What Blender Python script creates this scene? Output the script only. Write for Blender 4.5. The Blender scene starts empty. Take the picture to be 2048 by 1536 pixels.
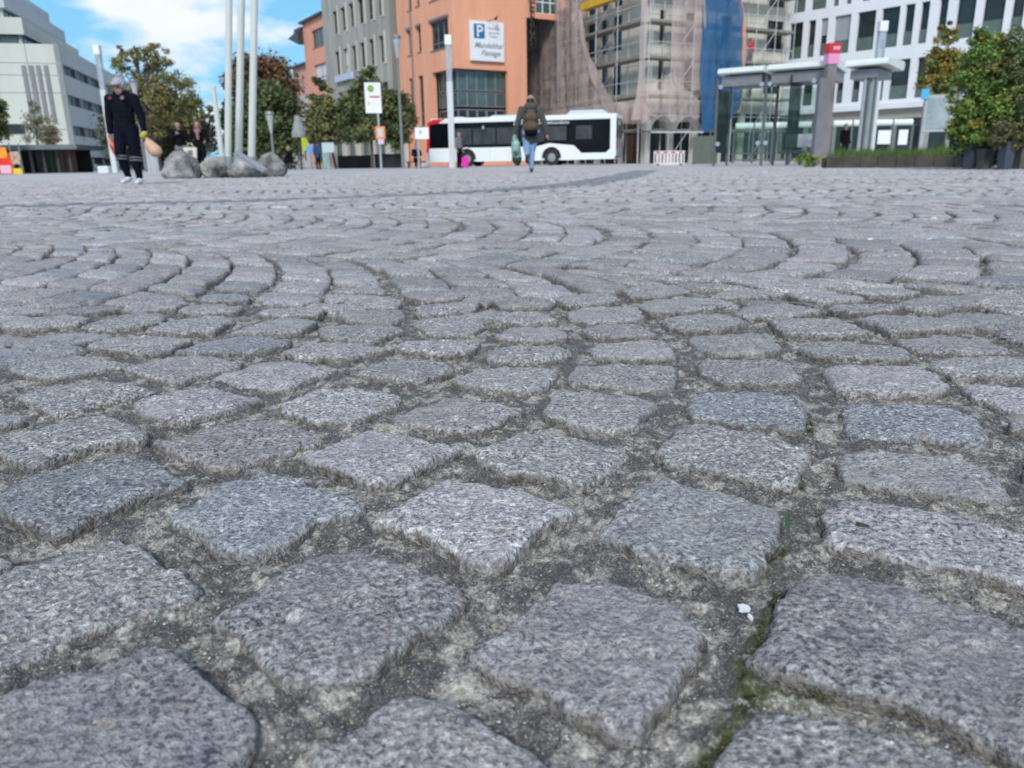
import bpy, bmesh, math, random
import numpy as np
from mathutils import Vector, Matrix
S = bpy.context.scene
COL = S.collection
rad = math.radians

# ------------------------------------------------------------------ camera
F = 1539.0                       # focal length in photograph pixels (2048 wide)
HC = 0.27                        # phone held just above the paving
PITCH = math.atan((768 - 323) / F)
ROLL = rad(0.9)
cam_d = bpy.data.cameras.new('camera')
cam = bpy.data.objects.new('camera', cam_d); COL.objects.link(cam); S.camera = cam
cam_d.sensor_width = 34.6; cam_d.lens = 34.6 * F / 2048
cam_d.clip_start = 0.02; cam_d.clip_end = 3000
cam.matrix_world = (Matrix.Translation((0, 0, HC)) @ Matrix.Rotation(math.pi / 2 - PITCH, 4, 'X')
                    @ Matrix.Rotation(-ROLL, 4, 'Z'))
cam_d.dof.use_dof = True; cam_d.dof.focus_distance = 0.80; cam_d.dof.aperture_fstop = 10.5

# ------------------------------------------------------------------ light
SUN_EL, SUN_AZ = rad(38), rad(184)       # azimuth clockwise from +Y: behind the camera
W = bpy.data.worlds.new('World'); S.world = W; W.use_nodes = True
nt = W.node_tree; nt.nodes.clear(); L = nt.links.new
def N(tree, typ, **kw):
    n = tree.nodes.new(typ)
    for k, v in kw.items(): setattr(n, k, v)
    return n
wo = N(nt, 'ShaderNodeOutputWorld'); bg = N(nt, 'ShaderNodeBackground')
sky = N(nt, 'ShaderNodeTexSky', sky_type='NISHITA', sun_disc=False)
sky.sun_elevation = SUN_EL; sky.sun_rotation = SUN_AZ; sky.air_density = 1.0; sky.dust_density = 0.0; sky.ozone_density = 3.0
hs = N(nt, 'ShaderNodeHueSaturation'); hs.inputs['Hue'].default_value = 0.5; hs.inputs['Saturation'].default_value = 1.0; hs.inputs['Value'].default_value = 1.0
L(sky.outputs[0], hs.inputs['Color'])
# keep the low sky blue instead of burnt out: cap the radiance, a little paler towards the horizon
tc0 = N(nt, 'ShaderNodeTexCoord'); s0 = N(nt, 'ShaderNodeSeparateXYZ'); L(tc0.outputs['Generated'], s0.inputs[0])
rp = N(nt, 'ShaderNodeMapRange'); rp.inputs['From Min'].default_value = 0.0; rp.inputs['From Max'].default_value = 0.28; L(s0.outputs['Z'], rp.inputs['Value'])
cap = N(nt, 'ShaderNodeMix', data_type='RGBA'); cap.inputs['A'].default_value = (2.3, 4.6, 6.2, 1); cap.inputs['B'].default_value = (1.0, 3.15, 5.5, 1); L(rp.outputs[0], cap.inputs['Factor'])
dkn = N(nt, 'ShaderNodeMix', data_type='RGBA', blend_type='DARKEN'); dkn.inputs['Factor'].default_value = 1; L(hs.outputs[0], dkn.inputs['A']); L(cap.outputs['Result'], dkn.inputs['B'])
# clouds: noise on a flat layer above the town
tc = N(nt, 'ShaderNodeTexCoord'); sx = N(nt, 'ShaderNodeSeparateXYZ'); L(tc.outputs['Generated'], sx.inputs[0])
zz = N(nt, 'ShaderNodeMath', operation='ADD'); zz.inputs[1].default_value = 0.30; L(sx.outputs['Z'], zz.inputs[0])
zm = N(nt, 'ShaderNodeMath', operation='MAXIMUM'); zm.inputs[1].default_value = 0.05; L(zz.outputs[0], zm.inputs[0])
dx = N(nt, 'ShaderNodeMath', operation='DIVIDE'); L(sx.outputs['X'], dx.inputs[0]); L(zm.outputs[0], dx.inputs[1])
dy = N(nt, 'ShaderNodeMath', operation='DIVIDE'); L(sx.outputs['Y'], dy.inputs[0]); L(zm.outputs[0], dy.inputs[1])
cx = N(nt, 'ShaderNodeCombineXYZ'); L(dx.outputs[0], cx.inputs[0]); L(dy.outputs[0], cx.inputs[1]); cx.inputs[2].default_value = 5.2
n1 = N(nt, 'ShaderNodeTexNoise'); n1.inputs['Scale'].default_value = 2.6; n1.inputs['Detail'].default_value = 7; n1.inputs['Roughness'].default_value = 0.55
L(cx.outputs[0], n1.inputs['Vector'])
cr = N(nt, 'ShaderNodeValToRGB'); cr.color_ramp.elements[0].position = 0.46; cr.color_ramp.elements[1].position = 0.60
L(n1.outputs['Fac'], cr.inputs[0])
n2 = N(nt, 'ShaderNodeTexNoise'); n2.inputs['Scale'].default_value = 4.5; n2.inputs['Detail'].default_value = 3; L(cx.outputs[0], n2.inputs['Vector'])
cc = N(nt, 'ShaderNodeMix', data_type='RGBA'); cc.inputs['A'].default_value = (4.3, 4.8, 5.8, 1); cc.inputs['B'].default_value = (6.4, 6.6, 6.9, 1)
L(n2.outputs['Fac'], cc.inputs['Factor'])
mx = N(nt, 'ShaderNodeMix', data_type='RGBA'); L(cr.outputs[0], mx.inputs['Factor']); L(dkn.outputs['Result'], mx.inputs['A']); L(cc.outputs['Result'], mx.inputs['B'])
L(mx.outputs['Result'], bg.inputs['Color']); bg.inputs['Strength'].default_value = 0.09
L(bg.outputs[0], wo.inputs[0])
sun_d = bpy.data.lights.new('sun', 'SUN'); sun_d.energy = 1.5; sun_d.angle = rad(14); sun_d.color = (1.0, 0.95, 0.88)
sun = bpy.data.objects.new('sun', sun_d); COL.objects.link(sun)
sdir = Vector((math.sin(SUN_AZ) * math.cos(SUN_EL), math.cos(SUN_AZ) * math.cos(SUN_EL), math.sin(SUN_EL)))
sun.rotation_euler = sdir.to_track_quat('Z', 'Y').to_euler()
S.view_settings.view_transform = 'Standard'; S.view_settings.look = 'None'
S.view_settings.exposure = 0.93; S.view_settings.gamma = 1.0; S.view_settings.use_curve_mapping = False

# ------------------------------------------------------------------ photo pixel -> place
MW = cam.matrix_world.copy(); MR = MW.to_3x3()
def ray(px, py):
    return (MR @ Vector(((px - 1024) / F, (768 - py) / F, -1.0)))
def G(px, py, z=0.0):
    d = ray(px, py); t = (z - HC) / d.z
    return Vector((d.x * t, d.y * t, z))
def at(px, py, Y):
    d = ray(px, py); t = Y / d.y
    return Vector((d.x * t, Y, HC + d.z * t))
def gx(px, Y):                      # ground point seen in column px (taken near the horizon) at distance Y
    p = at(px, 330, Y); return Vector((p.x, Y, 0))

# ------------------------------------------------------------------ materials
def srgb(h):
    c = [int(h[i:i + 2], 16) / 255 for i in (0, 2, 4)]
    return tuple((x / 12.92 if x <= .04045 else ((x + .055) / 1.055) ** 2.4) for x in c)
MATS = {}
def mat(name, col, rough=.7, metal=0.0, var=.12, scale=3.0, bump=0.0, bscale=20.0, spec=.5, streak=False, attr=None, grime=0.0):
    if name in MATS: return MATS[name]
    m = bpy.data.materials.new(name); m.use_nodes = True; t = m.node_tree; b = t.nodes['Principled BSDF']
    b.inputs['Roughness'].default_value = rough; b.inputs['Metallic'].default_value = metal
    b.inputs['Specular IOR Level'].default_value = spec
    g = N(t, 'ShaderNodeNewGeometry'); mp = N(t, 'ShaderNodeMapping')
    t.links.new(g.outputs['Position'], mp.inputs[0])
    if streak: mp.inputs['Scale'].default_value = (1, 1, .18)
    n = N(t, 'ShaderNodeTexNoise'); n.inputs['Scale'].default_value = scale; n.inputs['Detail'].default_value = 5; n.inputs['Roughness'].default_value = .6
    t.links.new(mp.outputs[0], n.inputs['Vector'])
    r = N(t, 'ShaderNodeMapRange'); r.inputs['From Min'].default_value = .3; r.inputs['From Max'].default_value = .7
    r.inputs['To Min'].default_value = 1 - var; r.inputs['To Max'].default_value = 1 + var
    t.links.new(n.outputs['Fac'], r.inputs['Value'])
    mm = N(t, 'ShaderNodeMix', data_type='RGBA', blend_type='MULTIPLY'); mm.inputs['Factor'].default_value = 1
    if attr:
        a = N(t, 'ShaderNodeAttribute'); a.attribute_name = attr; t.links.new(a.outputs['Color'], mm.inputs['A'])
    else: mm.inputs['A'].default_value = (*col, 1)
    t.links.new(r.outputs[0], mm.inputs['B'])
    out = mm.outputs['Result']
    if grime > 0:
        n3 = N(t, 'ShaderNodeTexNoise'); n3.inputs['Scale'].default_value = scale * .4; n3.inputs['Detail'].default_value = 8; t.links.new(mp.outputs[0], n3.inputs['Vector'])
        r3 = N(t, 'ShaderNodeMapRange'); r3.inputs['From Min'].default_value = .52; r3.inputs['From Max'].default_value = .7; r3.inputs['To Max'].default_value = grime; t.links.new(n3.outputs['Fac'], r3.inputs['Value'])
        m3 = N(t, 'ShaderNodeMix', data_type='RGBA'); m3.inputs['B'].default_value = (col[0] * .45, col[1] * .43, col[2] * .4, 1)
        t.links.new(r3.outputs[0], m3.inputs['Factor']); t.links.new(out, m3.inputs['A']); out = m3.outputs['Result']
    t.links.new(out, b.inputs['Base Color'])
    if bump > 0:
        nb = N(t, 'ShaderNodeTexNoise'); nb.inputs['Scale'].default_value = bscale; nb.inputs['Detail'].default_value = 4; t.links.new(g.outputs['Position'], nb.inputs['Vector'])
        bp = N(t, 'ShaderNodeBump'); bp.inputs['Strength'].default_value = bump; bp.inputs['Distance'].default_value = .02
        t.links.new(nb.outputs['Fac'], bp.inputs['Height']); t.links.new(bp.outputs[0], b.inputs['Normal'])
    MATS[name] = m; return m
def sheer(name, col, alpha, gloss=False, scale=2.0, lo=None):
    """a thin see-through sheet: glass pane (gloss) or woven net"""
    m = bpy.data.materials.new(name); m.use_nodes = True; t = m.node_tree; b = t.nodes['Principled BSDF']; o = t.nodes['Material Output']
    b.inputs['Base Color'].default_value = (*col, 1); b.inputs['Roughness'].default_value = .04 if gloss else .8
    tr = N(t, 'ShaderNodeBsdfTransparent'); tr.inputs['Color'].default_value = (.86, .95, .92, 1) if gloss else (1, 1, 1, 1)
    mxs = N(t, 'ShaderNodeMixShader')
    g = N(t, 'ShaderNodeNewGeometry'); n = N(t, 'ShaderNodeTexNoise'); n.inputs['Scale'].default_value = scale; n.inputs['Detail'].default_value = 4
    t.links.new(g.outputs['Position'], n.inputs['Vector'])
    r = N(t, 'ShaderNodeMapRange'); r.inputs['From Min'].default_value = .3; r.inputs['From Max'].default_value = .7
    r.inputs['To Min'].default_value = alpha - .08 if lo is None else lo; r.inputs['To Max'].default_value = alpha + .08
    t.links.new(n.outputs['Fac'], r.inputs['Value']); fac = r.outputs[0]
    if gloss:
        fr = N(t, 'ShaderNodeFresnel'); fr.inputs['IOR'].default_value = 1.5
        ad = N(t, 'ShaderNodeMath', operation='ADD', use_clamp=True); t.links.new(fr.outputs[0], ad.inputs[0]); t.links.new(fac, ad.inputs[1]); fac = ad.outputs[0]
    t.links.new(fac, mxs.inputs[0]); t.links.new(tr.outputs[0], mxs.inputs[1]); t.links.new(b.outputs[0], mxs.inputs[2]); t.links.new(mxs.outputs[0], o.inputs[0])
    MATS[name] = m; return m

# ------------------------------------------------------------------ object helpers
def tag(o, label=None, cat=None, group=None, kind=None):
    if label: o['label'] = label
    if cat: o['category'] = cat
    if group: o['group'] = group
    if kind: o['kind'] = kind
    return o
def empty(name, loc=(0, 0, 0), rz=0.0, label=None, cat=None, group=None):
    o = bpy.data.objects.new(name, None); COL.objects.link(o)
    o.location = loc; o.rotation_euler = (0, 0, rz); o.empty_display_size = .2
    return tag(o, label, cat, group)
def from_np(name, V, Fc, m, parent=None, smooth=False, colors=None, extra=None):
    me = bpy.data.meshes.new(name); me.from_pydata([tuple(v) for v in V] if not isinstance(V, np.ndarray) else V.tolist(), [], Fc if isinstance(Fc, list) else Fc.tolist())
    if smooth: me.polygons.foreach_set('use_smooth', [True] * len(me.polygons))
    if m: me.materials.append(m)
    if colors is not None:
        a = me.color_attributes.new('tint', 'FLOAT_COLOR', 'POINT'); c = np.ones((len(me.vertices), 4), np.float32); c[:, :np.shape(colors)[1]] = colors
        a.data.foreach_set('color', c.ravel())
    if extra is not None:
        a = me.attributes.new('edge', 'FLOAT', 'POINT'); a.data.foreach_set('value', np.asarray(extra, np.float32).ravel())
    o = bpy.data.objects.new(name, me); COL.objects.link(o)
    if parent: o.parent = parent
    return o
def copy_tree(src, parent=None):
    c = src.copy(); COL.objects.link(c)
    if parent: c.parent = parent
    for ch in src.children: copy_tree(ch, c)
    return c
class MB:
    def __init__(s): s.v = []; s.f = []; s.m = []
    def quad(s, a, b, c, d, mi=0): i = len(s.v); s.v += [tuple(a), tuple(b), tuple(c), tuple(d)]; s.f.append((i, i + 1, i + 2, i + 3)); s.m.append(mi)
    def poly(s, pts, mi=0): i = len(s.v); s.v += [tuple(p) for p in pts]; s.f.append(tuple(range(i, i + len(pts)))); s.m.append(mi)
    def box(s, x0, y0, z0, x1, y1, z1, mi=0):
        i = len(s.v); s.v += [(x0, y0, z0), (x1, y0, z0), (x1, y1, z0), (x0, y1, z0), (x0, y0, z1), (x1, y0, z1), (x1, y1, z1), (x0, y1, z1)]
        for f in ((0, 3, 2, 1), (4, 5, 6, 7), (0, 1, 5, 4), (1, 2, 6, 5), (2, 3, 7, 6), (3, 0, 4, 7)): s.f.append(tuple(i + k for k in f)); s.m.append(mi)
        return s
    def tube(s, p, q, r0, r1=None, n=10, mi=0, cap=True):
        r1 = r0 if r1 is None else r1; p = Vector(p); q = Vector(q); d = (q - p).normalized()
        a = d.orthogonal().normalized(); b = d.cross(a); i = len(s.v)
        for c, r in ((p, r0), (q, r1)):
            for k in range(n):
                t = 2 * math.pi * k / n; s.v.append(tuple(c + (a * math.cos(t) + b * math.sin(t)) * r))
        for k in range(n): s.f.append((i + k, i + (k + 1) % n, i + n + (k + 1) % n, i + n + k)); s.m.append(mi)
        if cap: s.f.append(tuple(i + k for k in reversed(range(n)))); s.m.append(mi); s.f.append(tuple(i + n + k for k in range(n))); s.m.append(mi)
        return s
    def path(s, pts, r, n=8, mi=0):
        for a, b in zip(pts[:-1], pts[1:]): s.tube(a, b, r, n=n, mi=mi)
        return s
    def prism(s, pts, ax, a0, a1, mi=0):
        """extrude a 2-D outline (list of 2-tuples) along axis ax ('y' or 'x' or 'z')"""
        def p3(u, v, w): return {'y': (u, w, v), 'x': (w, u, v), 'z': (u, v, w)}[ax]
        i = len(s.v); n = len(pts); s.v += [p3(u, v, a0) for u, v in pts] + [p3(u, v, a1) for u, v in pts]
        s.f.append(tuple(range(i, i + n))); s.m.append(mi); s.f.append(tuple(i + n + k for k in reversed(range(n)))); s.m.append(mi)
        for k in range(n): s.f.append((i + k, i + n + k, i + n + (k + 1) % n, i + (k + 1) % n)); s.m.append(mi)
        return s
    def mesh(s, name, mats, smooth=False, bevel=0):
        me = bpy.data.meshes.new(name); me.from_pydata(s.v, [], s.f)
        for m in (mats if isinstance(mats, (list, tuple)) else [mats]): me.materials.append(m)
        me.polygons.foreach_set('material_index', s.m)
        bm = bmesh.new(); bm.from_mesh(me)
        if bevel:
            bmesh.ops.remove_doubles(bm, verts=bm.verts, dist=1e-5)
            bmesh.ops.bevel(bm, geom=[e for e in bm.edges if len(e.link_faces) == 2 and e.calc_face_angle(0) > .5], offset=bevel, segments=2, affect='EDGES', clamp_overlap=True)
        bmesh.ops.recalc_face_normals(bm, faces=bm.faces); bm.to_mesh(me); bm.free()
        if smooth: me.polygons.foreach_set('use_smooth', [True] * len(me.polygons))
        return me
    def obj(s, name, mats, parent=None, smooth=False, bevel=0, M=None):
        o = bpy.data.objects.new(name, s.mesh(name, mats, smooth, bevel)); COL.objects.link(o)
        if parent: o.parent = parent
        if M is not None: o.matrix_local = M
        return o

# ------------------------------------------------------------------ noise for numpy
def _hash(ix, iy, seed):
    h = (ix.astype(np.int64) * 374761393 + iy.astype(np.int64) * 668265263 + seed * 982451653) & 0x7fffffff
    h = ((h ^ (h >> 13)) * 1274126177) & 0x7fffffff
    return ((h ^ (h >> 16)) & 0xffff) / 65535.0
def vnoise(x, y, seed=0):
    ix = np.floor(x); iy = np.floor(y); fx = x - ix; fy = y - iy
    fx = fx * fx * (3 - 2 * fx); fy = fy * fy * (3 - 2 * fy)
    a = _hash(ix, iy, seed); b = _hash(ix + 1, iy, seed); c = _hash(ix, iy + 1, seed); d = _hash(ix + 1, iy + 1, seed)
    return (a + (b - a) * fx) * (1 - fy) + (c + (d - c) * fx) * fy - .5
def fbm(x, y, f, octv=4, seed=0, gain=.5):
    s = 0; a = 1.0
    for k in range(octv): s = s + a * vnoise(x * f, y * f, seed + k * 17); f *= 2.03; a *= gain
    return s

# ================================================================== THE PAVED SQUARE
TRACE = """
-150,1600 -60,1440 0,1402 308,1293 342,1303 386,1340 461,1402 499,1419 533,1487 489,1535 400,1640 200,1760
-110,1215 0,1152 226,1081 270,1081 314,1118 376,1149 408,1187 386,1204 308,1241 205,1272 137,1306 0,1378 -90,1405
-60,1010 0,984 68,953 185,926 253,919 308,933 379,970 369,984 301,1008 171,1066 103,1088 51,1066 0,1039
328,1049 376,1022 444,974 533,950 598,960 632,981 725,1012 728,1022 700,1040 649,1059 547,1128 513,1141 478,1131 427,1114 393,1083 342,1063
413,1248 547,1163 598,1129 666,1105 714,1108 765,1129 844,1149 885,1173 933,1197 933,1211 885,1248 834,1290 782,1334 731,1378 684,1399 649,1388 581,1385 540,1371 523,1347 520,1323 478,1303 475,1289 420,1262
960,1286 1022,1235 1090,1173 1111,1159 1213,1154 1254,1170 1295,1187 1369,1218 1410,1272 1399,1337 1348,1392 1340,1416 1295,1474 1275,1498 1240,1494 1193,1474 1124,1436 1097,1409 1022,1381 970,1351 930,1337 933,1313
610,1536 680,1484 731,1443 793,1395 858,1402 916,1426 988,1463 1056,1504 1090,1536 1130,1600 960,1740 700,1660
1495,1334 1532,1289 1560,1204 1601,1163 1638,1146 1690,1152 1792,1173 1861,1197 1963,1228 2048,1262 2150,1310 2200,1500 2120,1580 2048,1555 1963,1505 1861,1457 1792,1432 1707,1419 1621,1399 1519,1368
1423,1528 1485,1443 1502,1419 1539,1412 1656,1436 1741,1467 1826,1491 1929,1536 2000,1600 1800,1750 1520,1700 1400,1600
1645,1042 1649,1025 1676,1013 1758,1018 1861,1032 1963,1053 2048,1073 2180,1110 2250,1180 2150,1230 2048,1200 1980,1179 1929,1162 1826,1148 1768,1135 1734,1121 1662,1117 1649,1090
1186,1090 1200,1076 1240,1022 1247,1005 1281,970 1329,964 1416,984 1485,1001 1526,1018 1567,1032 1574,1039 1556,1066 1553,1100 1532,1138 1512,1169 1485,1172 1416,1165 1363,1150 1312,1141 1213,1104
740,1049 817,1005 871,964 936,960 988,977 1073,994 1155,1027 1155,1035 1117,1063 1056,1104 1018,1148 970,1162 936,1155 902,1121 851,1097 772,1070
948,931 970,899 1039,866 1090,865 1158,871 1210,885 1261,899 1261,912 1234,943 1175,991 1141,991 1107,977 1022,967 970,950
600,926 632,912 731,865 776,866 834,878 919,895 924,902 868,936 793,984 748,989 707,970 649,953 608,940
314,902 342,888 410,861 485,842 547,847 615,861 649,876 632,888 581,916 513,936 455,953 417,943 359,926
-30,900 0,882 85,861 164,841 222,841 273,858 299,876 290,888 205,906 137,926 68,952 34,940 0,916
1312,926 1329,892 1357,868 1399,858 1450,865 1536,882 1604,895 1621,909 1618,919 1601,953 1597,988 1580,991 1485,977 1382,953 1346,950
1673,926 1683,906 1758,909 1861,916 1946,929 1997,950 2004,977 2026,1011 2018,1022 1963,1015 1861,1001 1792,994 1724,984 1676,974
2060,905 2200,940 2240,1010 2120,1000 2045,960
1681,815 1707,810 1792,812 1878,817 1922,827 1956,847 1963,878 1979,899 1963,906 1861,899 1758,888 1697,882 1693,851
1644,738 1690,736 1775,736 1844,741 1874,759 1895,789 1898,800 1844,806 1758,805 1676,798 1656,772
1597,700 1608,689 1638,683 1707,685 1768,694 1803,707 1826,724 1792,731 1724,730 1632,724
1852,731 1878,719 1963,716 2048,724 2120,730 2180,765 2048,762 1980,765 1912,765 1881,752
1920,774 1963,771 2048,779 2160,800 2190,845 2048,837 2014,837 1980,823 1946,800
2018,847 2048,844 2160,860 2200,900 2100,895 2048,878 2020,865
1379,796 1399,783 1468,781 1536,783 1587,793 1597,810 1615,827 1613,851 1604,871 1587,875 1502,865 1416,854 1382,847 1375,830
1087,827 1107,796 1158,789 1244,794 1319,806 1319,817 1288,844 1275,871 1244,875 1176,868 1124,858 1090,847
779,847 834,817 885,794 936,796 988,806 1053,817 1022,841 970,871 947,878 885,875 817,865 783,856
560,830 581,806 632,779 690,772 748,779 803,789 810,800 765,834 700,861 666,861 615,854 574,841
263,817 308,796 376,774 427,776 496,793 531,803 513,817 444,841 369,861 325,851 280,837
27,800 85,779 188,767 273,769 314,786 273,796 205,817 137,837 103,839 75,823 34,810
-60,860 -90,835 -50,825 0,827 20,834 51,854 0,868
-80,775 0,767 34,777 30,787 0,796 -60,800
246,748 291,728 376,712 427,716 489,728 478,735 410,759 359,777 325,772 284,760
10,741 68,721 154,711 222,718 263,731 222,745 154,759 103,769 44,759
420,765 491,738 530,726 615,731 663,748 632,765 581,786 547,788 478,779
707,762 748,727 817,723 892,726 916,745 868,769 827,777 748,771
909,772 953,742 1022,736 1121,742 1107,772 1083,793 1039,798 988,793 919,783
1136,772 1148,742 1227,733 1353,733 1355,748 1346,786 1312,793 1227,786 1141,779
1396,724 1433,718 1553,721 1580,731 1587,755 1604,776 1553,779 1485,779 1423,772 1399,748
1374,680 1384,670 1514,662 1544,680 1561,705 1554,715 1449,720 1404,710
1159,662 1174,652 1274,650 1304,665 1319,680 1249,687 1179,682
1179,700 1189,690 1324,685 1344,700 1350,726 1261,730 1186,723
969,718 981,697 1022,692 1117,692 1140,704 1141,718 1090,731 1022,735 974,726
987,675 1024,661 1114,657 1134,670 1136,685 1074,692 1024,691 990,687
827,655 845,640 950,632 965,640 970,660 940,672 860,675
985,650 988,637 1024,628 1074,626 1114,640 1119,650 1049,657
1134,625 1165,617 1279,617 1289,630 1289,642 1224,650 1144,647
1324,645 1344,635 1449,630 1474,637 1494,655 1449,665 1374,672 1349,670
1539,645 1554,642 1674,640 1714,655 1739,677 1674,682 1574,680 1549,665
1709,642 1764,635 1874,640 1954,665 1874,670 1784,677 1744,660
1789,680 1874,674 1964,675 2014,700 2019,715 1924,715 1844,712 1809,695
1984,680 2048,670 2120,680 2120,705 2048,697 2004,687
1874,640 1904,630 2024,630 2090,640 2080,665 1959,665
637,670 665,655 780,650 810,660 800,675 740,692 650,686
560,712 615,687 720,687 775,700 700,728 590,725
787,707 820,685 850,680 960,685 960,700 940,720 870,721
350,715 425,685 500,675 585,682 575,695 515,715 450,720
170,702 210,680 300,672 390,682 370,695 310,717 225,712
30,690 125,665 200,665 227,675 175,695 100,712 25,702
-60,690 0,670 60,675 20,697 0,702
0,658 50,640 125,632 185,640 165,650 100,665 15,666
150,657 210,635 280,627 335,632 320,645 280,660 215,665
287,670 340,645 425,632 475,640 450,660 425,672 350,675
460,675 510,650 575,637 635,645 630,660 600,675 550,676
510,635 530,620 600,615 650,620 645,635 625,642 550,641
675,640 690,625 750,620 805,622 812,640 780,655 700,650
685,612 700,600 785,595 802,610 795,620 725,621
660,590 685,577 760,572 775,585 750,592 675,594
830,630 832,612 875,609 950,605 960,622 950,630 849,636
807,600 820,587 900,580 930,595 925,605 840,610
525,615 525,602 575,597 635,597 645,610 600,617
355,630 375,615 440,610 487,615 475,630 425,637 375,636
395,610 425,590 475,587 502,595 495,607 425,612
240,627 280,607 350,600 380,610 350,625 275,632
85,635 140,617 215,612 250,617 200,632 125,637
-50,640 -50,622 0,615 90,615 110,620 60,635 0,642
1274,625 1289,607 1374,600 1419,607 1434,625 1374,632 1304,637
1469,625 1484,612 1574,610 1624,620 1644,632 1574,642 1499,640
1654,625 1674,615 1774,612 1809,625 1764,632 1699,640
1789,617 1824,602 1924,600 1964,615 1914,625 1849,631
1109,610 1124,597 1209,590 1244,610 1214,615 1139,620
985,612 1005,600 1090,597 1110,612 1095,622 1000,625
1244,590 1274,577 1344,572 1384,590 1324,600 1264,602
1419,595 1449,585 1524,582 1574,600 1499,605 1439,604
1574,590 1624,585 1714,590 1734,602 1664,610 1599,605
1699,585 1749,577 1824,580 1844,590 1799,602 1739,597
1909,595 1949,587 2048,592 2080,605 2048,612 1984,612
"""
NEAR = []
for l in TRACE.strip().splitlines():
    q = [tuple(map(float, p.split(','))) for p in l.split()]; my = sum(p[1] for p in q) / len(q)
    NEAR.append([tuple(G(x, y, -.011 if y > my else -.004)[:2]) for x, y in q])      # near side: foot of the flank; far side: rim

def stone_mat():
    m = bpy.data.materials.new('granite'); m.use_nodes = True; t = m.node_tree; b = t.nodes['Principled BSDF']; l = t.links.new
    g = N(t, 'ShaderNodeNewGeometry'); at_ = N(t, 'ShaderNodeAttribute', attribute_name='tint'); ed = N(t, 'ShaderNodeAttribute', attribute_name='edge')
    def noise(sc, det=3, rough=.55, dist=0.0):
        n = N(t, 'ShaderNodeTexNoise'); n.inputs['Scale'].default_value = sc; n.inputs['Detail'].default_value = det; n.inputs['Roughness'].default_value = rough; n.inputs['Distortion'].default_value = dist
        l(g.outputs['Position'], n.inputs['Vector']); return n.outputs['Fac']
    def rng(x, a, c, lo, hi):
        r = N(t, 'ShaderNodeMapRange'); r.inputs['From Min'].default_value = a; r.inputs['From Max'].default_value = c
        r.inputs['To Min'].default_value = lo; r.inputs['To Max'].default_value = hi; l(x, r.inputs['Value']); return r.outputs[0]
    def mix(f, a, c, mode='MIX'):
        k = N(t, 'ShaderNodeMix', data_type='RGBA', blend_type=mode)
        for s, v in (('Factor', f), ('A', a), ('B', c)):
            if isinstance(v, (int, float, tuple)): k.inputs[s].default_value = v
            else: l(v, k.inputs[s])
        return k.outputs['Result']
    # pits and pale feldspar grains, about 3-5 mm
    pits = noise(235, 2.5, .6, .25); fine = noise(800, 2, .6); big = noise(28, 3); warm = noise(60, 3, .6)
    amp = rng(noise(9, 2), .35, .65, .35, 1.0)
    dark = rng(pits, .40, .445, 1.0, 0.0)
    lite = rng(pits, .55, .61, 0.0, .55)
    c = mix(rng(big, .35, .65, .0, .9), at_.outputs['Color'], mix(1.0, at_.outputs['Color'], (.74, .73, .78, 1), 'MULTIPLY'))
    c = mix(rng(noise(75, 3, .6), .45, .62, 0, .5), c, mix(1.0, c, (1.22, 1.25, 1.22, 1), 'MULTIPLY'))
    # crystals: small angular cells of unequal tone, their share differs from stone to stone
    wob = N(t, 'ShaderNodeTexNoise'); wob.inputs['Scale'].default_value = 500; l(g.outputs['Position'], wob.inputs['Vector'])
    wv = N(t, 'ShaderNodeVectorMath', operation='MULTIPLY_ADD'); l(wob.outputs['Color'], wv.inputs[0]); wv.inputs[1].default_value = (.003, .003, .003); l(g.outputs['Position'], wv.inputs[2])
    vo = N(t, 'ShaderNodeTexVoronoi'); vo.inputs['Scale'].default_value = 340; l(wv.outputs[0], vo.inputs['Vector'])
    sv = N(t, 'ShaderNodeSeparateColor'); l(vo.outputs['Color'], sv.inputs[0])
    cry = N(t, 'ShaderNodeValToRGB'); cry.color_ramp.interpolation = 'LINEAR'; E_ = cry.color_ramp.elements
    for _ in range(3): E_.new(.5)
    for e_, (p_, v_) in zip(E_, ((.0, .38), (.20, .55), (.30, .95), (.72, 1.08), (.88, 1.75))): e_.position = p_; e_.color = (v_, v_, v_, 1)
    l(sv.outputs[0], cry.inputs[0])
    c = mix(rng(at_.outputs['Alpha'], 0, 1, .12, .80), c, mix(1.0, c, cry.outputs[0], 'MULTIPLY'))
    dk = N(t, 'ShaderNodeMath', operation='MULTIPLY'); l(dark, dk.inputs[0]); l(amp, dk.inputs[1])
    c = mix(dk.outputs[0], c, mix(1.0, c, (.27, .27, .29, 1), 'MULTIPLY'))
    lk = N(t, 'ShaderNodeMath', operation='MULTIPLY'); l(lite, lk.inputs[0]); l(amp, lk.inputs[1])
    c = mix(lk.outputs[0], c, mix(1.0, c, (1.9, 1.9, 1.86, 1), 'MULTIPLY'))
    c = mix(1.0, c, rng(fine, .3, .7, .72, 1.28), 'MULTIPLY')
    c = mix(rng(warm, .56, .70, 0, .45), c, (.34, .27, .215, 1))
    c = mix(rng(noise(110, 2), .66, .72, 0, .7), c, (.52, .52, .50, 1))
    # soil and algae on the flanks
    e = N(t, 'ShaderNodeMath', operation='MULTIPLY'); l(ed.outputs['Fac'], e.inputs[0]); l(rng(noise(70, 3), .3, .7, .25, 1.15), e.inputs[1])
    c = mix(e.outputs[0], c, mix(rng(noise(150, 2), .35, .6, 0, 1), (.06, .052, .042, 1), (.17, .15, .118, 1)))
    l(c, b.inputs['Base Color'])
    l(rng(pits, .3, .7, .5, .68), b.inputs['Roughness']); b.inputs['Specular IOR Level'].default_value = .55
    h = N(t, 'ShaderNodeMath', operation='ADD'); l(rng(pits, .3, .6, 0, 1), h.inputs[0])
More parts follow.
